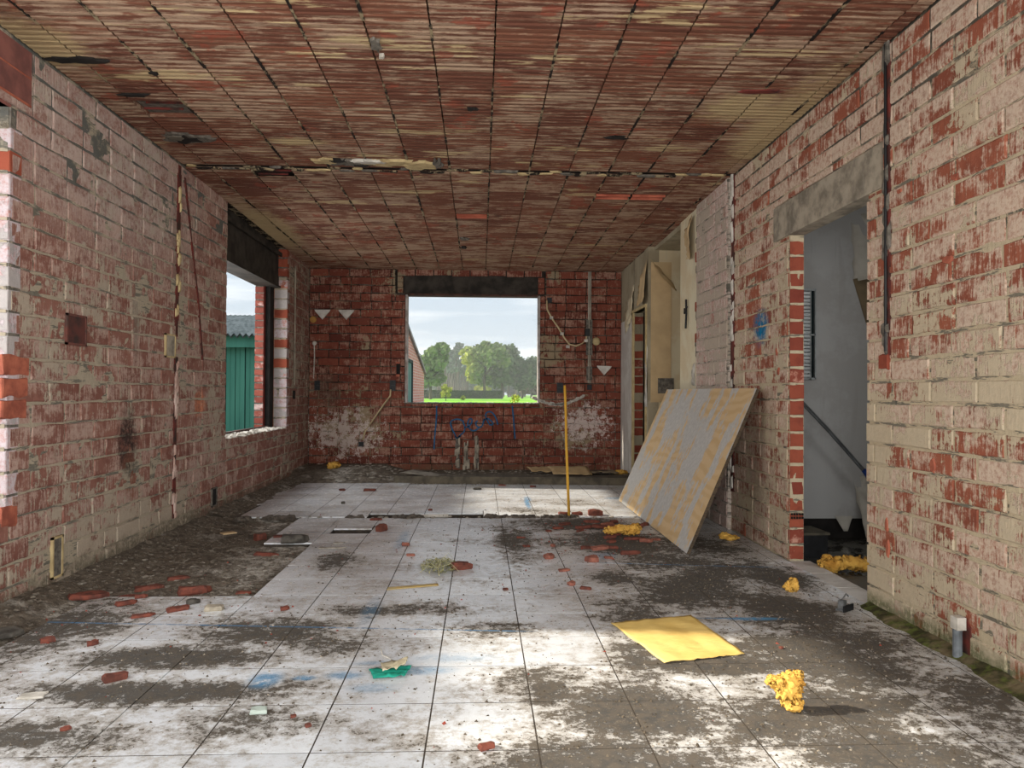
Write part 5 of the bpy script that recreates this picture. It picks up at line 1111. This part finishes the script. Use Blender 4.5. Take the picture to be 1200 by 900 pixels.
# dry weed
wd_ = empty('dry_weed', (-.24, 4.40, 0), label='uprooted dry green weed lying on the sunlit tiles', category='weed')
m = MB(); m.tube([(.01, -.16, .01), (.0, -.05, .02), (-.01, .08, .03), (-.01, .18, .02)], [.004, .005, .005, .003], 6); r = random.Random(9)
for i in range(26):
    y0 = r.uniform(-.06, .16); a = r.uniform(0, 6.28); L_ = r.uniform(.05, .13); m.tube([(0, y0, .02), (math.cos(a) * L_ * .6, y0 + math.sin(a) * L_ * .5, .03 + r.uniform(0, .03)), (math.cos(a) * L_, y0 + math.sin(a) * L_, r.uniform(.005, .04))], .0012, 4)
m.build('stem', plain('dry_stem', (188, 184, 150), (160, 156, 120), 20), wd_)
m = MB()
for i in range(620):
    a = r.uniform(0, 6.28); d = r.random() ** .6 * .115; x, y, z = math.cos(a) * d, .05 + math.sin(a) * d * 1.35, r.uniform(.003, .055) * (1 - d * 5)+.004; s = r.uniform(.008, .017); b = r.uniform(0, 6.28); t = r.uniform(-1, 1)
    m.add([(x - math.cos(b) * s, y - math.sin(b) * s, z), (x + s * .3 * math.sin(b), y - s * .3 * math.cos(b), z + s * .3 * t), (x + math.cos(b) * s, y + math.sin(b) * s, z + s * t), (x - s * .3 * math.sin(b), y + s * .3 * math.cos(b), z + s * .5 * t)], [(0, 1, 2, 3)])
g = G('weed_leaf', .8); n = g.noise(60); g.color(g.mix(g.ramp(n, .4, .6), (122, 128, 76), (176, 172, 134)))
m.build('foliage', g.m, wd_, kind='stuff')
# cut pipe stub in the right wall foot, and its hole
ps = empty('pipe_stub', (XR, 2.895, 0), label='grey pipe stub rising from the floor in a hole of the right wall', category='pipe')
m = MB(); m.tube([(-.03, .0, -.01), (-.03, 0, .115)], .018, 12); m.build('pipe', plain('grey_pipe', (116, 122, 128), (84, 88, 92), 14, rough=.45), ps)
m = MB(); m.box(-.045, -.008, -.022, .022, .115, .165); m.build('pipe_socket', M_WHITEP, ps)
m = MB(); 
p = [(-.035, .0), (.045, .0), (.05, .09), (.03, .15), (-.005, .165), (-.04, .13)]
m.add([(-.004, a, b) for a, b in p] + [(.004, a, b) for a, b in p], [(0, 1, 2, 3, 4, 5)[::-1]] + [(i, (i + 1) % 6, 6 + (i + 1) % 6, 6 + i) for i in range(6)]); m.build('wall_hole', M_CHASE, ps)
# metal bracket by the threshold
bk = empty('metal_bracket', (1.78, 3.55, 0), (0, 0, .6), label='small bent metal bracket on the tiles beside the doorway', category='bracket')
m = MB(); m.box(-.04, .03, -.02, .02, 0, .01); m.box(-.03, .0, -.015, .015, .01, .05); m.tube([(-.02, 0, .05), (.02, .0, .075), (.04, 0, .06)], .004, 6); m.build('bracket_body', plain('grey_metal', (140, 142, 144), (96, 98, 100), 20, rough=.4, metal=.6), bk)
m = MB(); m.box(-.045, .04, -.028, -.02, 0, .03); m.build('bracket_flange', M_BLACK, bk)
# cardboard on the kerb
M_CARD = plain('cardboard', (176, 150, 112), (150, 126, 92), 5, bump=.1)
for i, (x0, x1, y, lab, h, sd) in enumerate(((.62, .92, 9.05, 'short curled cardboard piece on the kerb below the window', .09, 51), (.86, 1.32, 8.75, 'longest curled cardboard sheet on the kerb behind the stick', .13, 53), (1.30, 1.68, 8.95, 'grey flattened cardboard strip on the kerb by the rear doorway', .04, 55))):
    sheet('cardboard_piece', M_CARD if i < 2 else plain('grey_card', (150, 136, 112), (120, 108, 90), 5), [(x0, y - .12, .085), (x1, y - .08, .075), (x1 - .03, y + .16, .07 + h), (x0 - .05, y + .10, .07 + h)], None, nu=10, nv=8, amp=.02, curl=-.05, seed=sd, label=lab, category='cardboard')
sheet('floor_board_scrap', plain('grey_board', (140, 134, 124), (108, 102, 92), 9), [(-.95, 8.72, .09), (-.30, 8.60, .03), (-.22, 8.78, .03), (-.8, 8.92, .11)], None, nu=12, nv=4, amp=.02, seed=61, label='pale board scrap lying on rubble left of the kerb', category='board')

# ------------------------------------------------------------ outdoors
GZ = -.1
g = G('lawn_grass', .9, .2); n = g.noise(.6, (1, .25, 1), 6); n2 = g.noise(.05, None, 3); c = g.mix(g.ramp(n, .3, .7), (122, 186, 44), (92, 160, 34)); g.color(g.mix(g.ramp(n2, .4, .6), c, (150, 204, 70)))
mb = MB(); mb.add([(-260, 50, GZ), (260, 50, GZ), (260, 420, GZ - .6), (-260, 420, GZ - .6)], [(0, 1, 2, 3)])
mb.build('lawn', g.m, None, kind='structure', label='bright green lawn outside')
mb = MB(); mb.add([(-260, 9.98, GZ), (260, 9.98, GZ), (260, 50, GZ), (-260, 50, GZ)], [(0, 1, 2, 3)]); mb.add([(-260, -60, GZ), (-2.55, -60, GZ), (-2.55, 9.98, GZ), (-260, 9.98, GZ)], [(0, 1, 2, 3)])
mb.add([(4.2, -60, GZ), (260, -60, GZ), (260, 9.98, GZ), (4.2, 9.98, GZ)], [(0, 1, 2, 3)]); mb.add([(-2.55, -60, GZ), (4.2, -60, GZ), (4.2, -1.7, GZ), (-2.55, -1.7, GZ)], [(0, 1, 2, 3)])
mb.build('ground_yard', plain('added_grey_ground', (150, 144, 132), (120, 114, 102), 3), None, kind='structure')  # unseen grey ground put in place of lawn to cut green bounce indoors
def leafmat(name, c1, c2, yel=None):
    g = G(name, .9, .1); n = g.noise(.9, None, 4); c = g.mix(g.ramp(n, .35, .65), c1, c2)
    if yel: c = g.mix(g.blob(yel[0], yel[1], .9), c, yel[2])
    g.color(c); return g.m
def quads(m, cx, cy, cz, rx, ry, rz, n, s, r):
    for i in range(n):
        u, v = r.uniform(0, 6.28), math.acos(r.uniform(-1, 1)); q = r.uniform(.62, 1.0)
        x, y, z = cx + rx * q * math.sin(v) * math.cos(u), cy + ry * q * math.sin(v) * math.sin(u), cz + rz * q * math.cos(v)
        a = Vector((r.gauss(0, 1), r.gauss(0, 1), r.gauss(0, 1))).normalized(); b = a.orthogonal().normalized(); c = a.cross(b); k = s * r.uniform(.6, 1.3)
        p = Vector((x, y, z)); m.add([p - b * k, p - c * k * .7, p + b * k, p + c * k * .7], [(0, 1, 2, 3)])
def tree(name, x, y, h, cw, label, mat, trunkmat, seed, n=2200, z_crown=.28, kind='broad', group=None, cat='tree', s=.42, zb=GZ):
    r = random.Random(seed); o = empty(name, (x, y, zb), label=label, category=cat)
    if group: o['group'] = group
    m = MB(); tr = h * .022
    m.tube([(0, 0, -.6), (r.uniform(-.1, .1), 0, h * .3), (r.uniform(-.3, .3), 0, h * .6), (0, 0, h * .88)], [tr * 1.3, tr, tr * .7, tr * .15], 7)
    if kind == 'broad':
        for i in range(9):
            a = i * .7 + r.random(); z0 = h * r.uniform(.28, .6); L_ = cw * r.uniform(.5, .8); m.tube([(0, 0, z0), (math.cos(a) * L_ * .5, math.sin(a) * L_ * .5, z0 + L_ * .45), (math.cos(a) * L_, math.sin(a) * L_, z0 + L_ * .9)], [tr * .5, tr * .3, tr * .1], 5)
    m.build('trunk', trunkmat, o)
    m = MB()
    if kind == 'broad':
        k = 17
        for i in range(k):
            a = r.uniform(0, 6.28); zz = r.uniform(z_crown + .14, .86); rad = cw * math.sqrt(max(.05, 1 - ((zz - .58) / .42) ** 2)) * .68 * r.uniform(.55, 1); q = cw * r.uniform(.26, .42)
            quads(m, math.cos(a) * rad, math.sin(a) * rad, h * zz, q, q, q * .85, n // k, s, r)
    elif kind == 'pine':
        for i in range(10):
            zz = r.uniform(z_crown + .1, .95); a = r.uniform(0, 6.28); q = cw * (1.25 - zz) * r.uniform(.6, 1); quads(m, math.cos(a) * q * .7, math.sin(a) * q * .7, h * zz, q, q, q * .4, n // 10, s, r)
    elif kind == 'bush':
        for i in range(8): a = r.uniform(0, 6.28); quads(m, math.cos(a) * cw * .45, math.sin(a) * cw * .45, h * r.uniform(.25, .75), cw * .5, cw * .5, h * .25, n // 8, s, r)
    m.build('crown', mat, o); return o
M_TRUNK = plain('bark', (96, 88, 74), (70, 64, 54), 3, bump=0)
MG1 = leafmat('leaf_green', (136, 156, 98), (108, 130, 84)); MG2 = leafmat('leaf_dark', (112, 130, 92), (92, 112, 82)); MG3 = leafmat('leaf_haze_tint', (112, 128, 112), (94, 112, 100))  # leaf colours lightened and dulled to imitate distance haze
MY = leafmat('leaf_oak', (136, 152, 92), (108, 130, 82), ((-4.0, 150, 5.5), (4.6, 9, 7), (190, 190, 84))); MYB = leafmat('leaf_yellow', (190, 188, 96), (156, 164, 84))
def PX(px, y): return (px - 563.2) / FPX * y
tree('oak_tree', PX(568, 150), 150, 12.4, 5.6, 'big oak with yellowing left side in the middle of the window view', MY, M_TRUNK, 1, 4600, z_crown=.12)
tree('oak_tree', PX(588, 155), 155, 11.6, 4.6, 'dark green oak just right of the yellowing oak', MG2, M_TRUNK, 2, 3000, z_crown=.14)
tree('oak_tree', PX(612, 158), 158, 9.6, 4.8, 'wide dark oak at the right of the window view', MG2, M_TRUNK, 3, 3000, z_crown=.16)
tree('oak_tree', PX(505, 125), 125, 10.1, 4.3, 'tall green oak beside the brick barn', MG1, M_TRUNK, 4, 4200, z_crown=.16)
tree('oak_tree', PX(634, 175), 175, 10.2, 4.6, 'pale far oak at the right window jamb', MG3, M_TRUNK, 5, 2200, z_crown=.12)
r = random.Random(5)
for i in range(16):
    px = 514 + i * 2.6 if i < 14 else 596 + (i - 14) * 9; y = 205 + r.uniform(-8, 14); hh = 14.2 + r.uniform(-1.6, 1.4) - (1.5 if i > 9 else 0)
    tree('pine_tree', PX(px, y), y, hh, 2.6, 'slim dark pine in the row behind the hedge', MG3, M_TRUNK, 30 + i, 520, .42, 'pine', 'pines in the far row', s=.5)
for i in range(18):
    px = 500 + i * 8.2; y = 232 + r.uniform(-6, 6)
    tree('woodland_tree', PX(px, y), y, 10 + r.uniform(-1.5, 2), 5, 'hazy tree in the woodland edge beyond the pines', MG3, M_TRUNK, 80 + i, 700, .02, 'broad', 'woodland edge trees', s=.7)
tree('oak_sapling', PX(523, 100), 100, 2.3, 1.0, 'young yellow tree in front of the hedge', MYB, M_TRUNK, 60, 800, .1, 'broad', s=.14)
tree('garden_shrub', PX(541, 100), 100, .75, .55, 'low yellowish shrub right of the young yellow tree', MYB, M_TRUNK, 61, 240, .1, 'bush', s=.12, cat='shrub')
tree('garden_sapling', PX(603, 60), 60, 1.05, .5, 'light green sapling on the lawn near the right jamb', MYB, M_TRUNK, 62, 160, .05, 'broad', s=.09)
tree('garden_shrub', PX(622, 165), 165, 3.6, 3.2, 'reddish grey shrub at the right end of the hedge', leafmat('leaf_mauve', (124, 108, 96), (96, 92, 80)), M_TRUNK, 63, 1300, .0, 'bush', s=.4, cat='shrub')
tree('garden_shrub', PX(568, 170), 170, 3.0, 2.6, 'pale green shrub between the oak trunks', MYB, M_TRUNK, 64, 900, .0, 'bush', s=.35, cat='shrub')
hd = empty('hedge', (0, 0, 0), label='long clipped dark hedge at the far edge of the lawn', category='hedge')
m = MB(); m.box(PX(497, 140), PX(589, 140), 140, 142, GZ - .4, GZ + 1.35); m.build('hedge_body', leafmat('hedge_green', (44, 66, 36), (34, 54, 30)), hd)
m = MB(); r = random.Random(3)
for i in range(2600):
    x = r.uniform(PX(497, 140), PX(589, 140)); t = r.random(); p = Vector((x, 139.95 if t < .6 else 140.5, r.uniform(GZ, GZ + 1.35) if t < .6 else GZ + 1.37)); b = Vector((r.gauss(0, 1), r.gauss(0, 1), r.gauss(0, 1))).normalized(); c = b.orthogonal().normalized(); m.add([p - b * .12, p - c * .1, p + b * .12, p + c * .1], [(0, 1, 2, 3)])
m.build('hedge_leaves', leafmat('hedge_leaf', (66, 92, 44), (44, 70, 36)), hd, kind='stuff')
# far cottage
ct = empty('cottage', (PX(607, 240), 240, GZ - .5), label='small far cottage with a red roof between the trees', category='house')
m = MB(); m.box(-2.6, 2.6, 0, 5, 0, 1.9); m.build('wall', M_WHITEP, ct)
m = MB(); m.add([(-2.9, -.3, 1.85), (2.9, -.3, 1.85), (2.9, 5.3, 1.85), (-2.9, 5.3, 1.85), (-1.6, 2.5, 3.2), (1.6, 2.5, 3.2)], [(0, 1, 5, 4), (2, 3, 4, 5), (1, 2, 5), (3, 0, 4), (0, 3, 2, 1)]); m.build('roof', plain('red_roof', (176, 96, 78), (150, 80, 66), 2, bump=0), ct)
m = MB(); m.box(-1.2, -.5, -.03, .0, .5, 1.3); m.build('window', M_NEAR_BLACK, ct)
# brick barn seen at the left edge of the window (gable towards the lawn)
bn = empty('brick_barn', (-3.5, 0, 0), label='red brick barn gable with a grey green door beyond the back window', category='barn')
m = MB(); y0, yr, y1 = 24.0, 33.5, 46.0
m.add([(0, y0, GZ - .2), (0, y1, GZ - .2), (0, y1, 2.25), (0, yr, 4.3), (0, y0, 2.3), (-9, y0, GZ - .2), (-9, y1, GZ - .2), (-9, y1, 2.25), (-9, yr, 4.3), (-9, y0, 2.3)], [(0, 1, 2, 3, 4), (5, 9, 8, 7, 6), (0, 4, 9, 5), (1, 6, 7, 2)])
g = G('barn_brick', .9, .2); bt = g.t.nodes.new('ShaderNodeTexBrick'); mpb = g.t.nodes.new('ShaderNodeMapping'); mpb.inputs['Rotation'].default_value = (0, math.pi / 2, math.pi / 2)
sp_ = g.t.nodes.new('ShaderNodeSeparateXYZ'); cb_ = g.t.nodes.new('ShaderNodeCombineXYZ'); g.t.links.new(g.pos, sp_.inputs[0]); g.t.links.new(sp_.outputs[1], cb_.inputs[0]); g.t.links.new(sp_.outputs[2], cb_.inputs[1]); g.t.links.new(cb_.outputs[0], bt.inputs['Vector'])
bt.inputs['Scale'].default_value = 1.0; bt.inputs['Brick Width'].default_value = .42; bt.inputs['Row Height'].default_value = .15; bt.inputs['Mortar Size'].default_value = .018
bt.inputs['Color1'].default_value = c4((214, 156, 142)); bt.inputs['Color2'].default_value = c4((196, 130, 116)); bt.inputs['Mortar'].default_value = c4((210, 196, 184)); g.color(bt.outputs[0])
m.build('gable_wall', g.m, bn)
m = MB(); m.add([(.12, yr, 4.42), (.12, y1 + .3, 2.28), (-9, y1 + .3, 2.28), (-9, yr, 4.42), (.12, yr, 4.26), (.12, y1 + .3, 2.12), (-9, y1 + .3, 2.12), (-9, yr, 4.26)], [(0, 3, 2, 1), (0, 1, 5, 4), (4, 5, 6, 7), (1, 2, 6, 5), (0, 4, 7, 3)])
m.add([(.12, yr, 4.42), (.12, y0 - .3, 2.28), (-9, y0 - .3, 2.28), (-9, yr, 4.42), (.12, yr, 4.26), (.12, y0 - .3, 2.12), (-9, y0 - .3, 2.12), (-9, yr, 4.26)], [(0, 1, 2, 3), (0, 4, 5, 1), (4, 7, 6, 5), (1, 5, 6, 2), (0, 3, 7, 4)]); m.build('roof', plain('roof_edge', (160, 160, 160), (120, 120, 120), 1, bump=0), bn)
m = MB(); m.box(0, .08, 33.0, 36.8, GZ - .1, 2.45); m.build('barn_door', plain('door_green', (104, 142, 132), (88, 124, 116), 1, bump=0), bn)
m = MB(); m.box(0, .14, 32.8, 33.0, GZ - .1, 2.6); m.box(0, .14, 36.8, 37.0, GZ - .1, 2.6); m.box(0, .14, 32.8, 37.0, 2.45, 2.6); m.build('door_frame', plain('dark_frame', (52, 66, 64), (40, 52, 50), 1, bump=0), bn)
# unseen hedge added outside the near side opening to shade the lower sun
sh_ = empty('added_shade_hedge', (-6.6, 0, GZ), label='unseen clipped hedge added to shade the side opening', category='hedge')
m = MB(); m.box(-.5, .5, -6, 12.6, 0, 3.55); m.build('hedge_body', bpy.data.materials['hedge_green'], sh_)
m = MB(); r = random.Random(8)
for i in range(5000):
    p = Vector((r.choice((-.52, .52)) + r.gauss(0, .05), r.uniform(-6, 12.6), r.uniform(0, 3.6))) if r.random() < .75 else Vector((r.uniform(-.5, .5), r.uniform(-6, 12.6), 3.55 + abs(r.gauss(0, .12)))); b = Vector((r.gauss(0, 1), r.gauss(0, 1), r.gauss(0, 1))).normalized(); c = b.orthogonal().normalized(); m.add([p - b * .07, p - c * .05, p + b * .07, p + c * .05], [(0, 1, 2, 3)])
m.build('hedge_leaves', bpy.data.materials['hedge_leaf'], sh_, kind='stuff')
# thin morning haze over the far field
g = G('haze'); g.t.nodes.remove(g.b); vs_ = g.t.nodes.new('ShaderNodeVolumeScatter'); vs_.inputs['Density'].default_value = .0017; vs_.inputs['Color'].default_value = (1, 1, 1, 1)
g.t.links.new(vs_.outputs[0], g.t.nodes['Material Output'].inputs['Volume'])
m = MB(); m.box(-120, 120, 60, 300, GZ - 2, 24); m.build('haze', g.m, None, kind='stuff', label='thin haze over the far field and trees', category='haze')
# green shed seen through the left window
sx0, sx1, sy = -13.0, -4.2, 16.0
sd = empty('green_shed', (0, 0, 0), label='green boarded shed with a corrugated roof outside the left window', category='shed')
GRN = plain('green_board', (84, 148, 132), (72, 132, 118), 4, stretch=(1, 1, .15), bump=.1)
x = sx0; k = 0; bo = MB(); bo.box(0, .185, -.03, 0, 0, 2.15 - GZ); bo.box(.07, .085, -.045, -.03, 0, 2.15 - GZ); bme = bo.mesh('board'); bme.materials.append(GRN)
while x < sx1: link('board', bme, None, sd, loc=(x, sy + (k % 2) * .018, GZ)); x += .205; k += 1
m = MB(); m.box(sx0, sx1, sy + .03, sy + 5, GZ, 2.1); m.build('shed_body', plain('shed_shadow_gap', (34, 62, 56), (30, 54, 48), 4, bump=0), sd)
m = MB(); m.box(sx0 - .2, sx1 + .2, sy - .22, sy - .16, 1.97, 2.20); m.box(sx0 - .2, sx1 + .2, sy - .26, sy - .12, 2.18, 2.22); m.build('fascia', GRN, sd)
m = MB(); n = 150; vs = []
for i in range(n + 1):
    X = sx0 - .3 + (sx1 - sx0 + .6) * i / n; zz = .035 * math.cos(i * math.pi)
    vs += [(X, sy - .35, 2.22 + zz), (X, sy + 4.0, 3.05 + zz)]
m.add(vs, [(2 * i, 2 * i + 2, 2 * i + 3, 2 * i + 1) for i in range(n)]); m.add([(a, b, c - .03) for a, b, c in vs], [(2 * i + 1, 2 * i + 3, 2 * i + 2, 2 * i) for i in range(n)])
m.build('corrugated_roof', plain('fibre_cement', (142, 148, 148), (104, 112, 112), 3, bump=.2), sd)
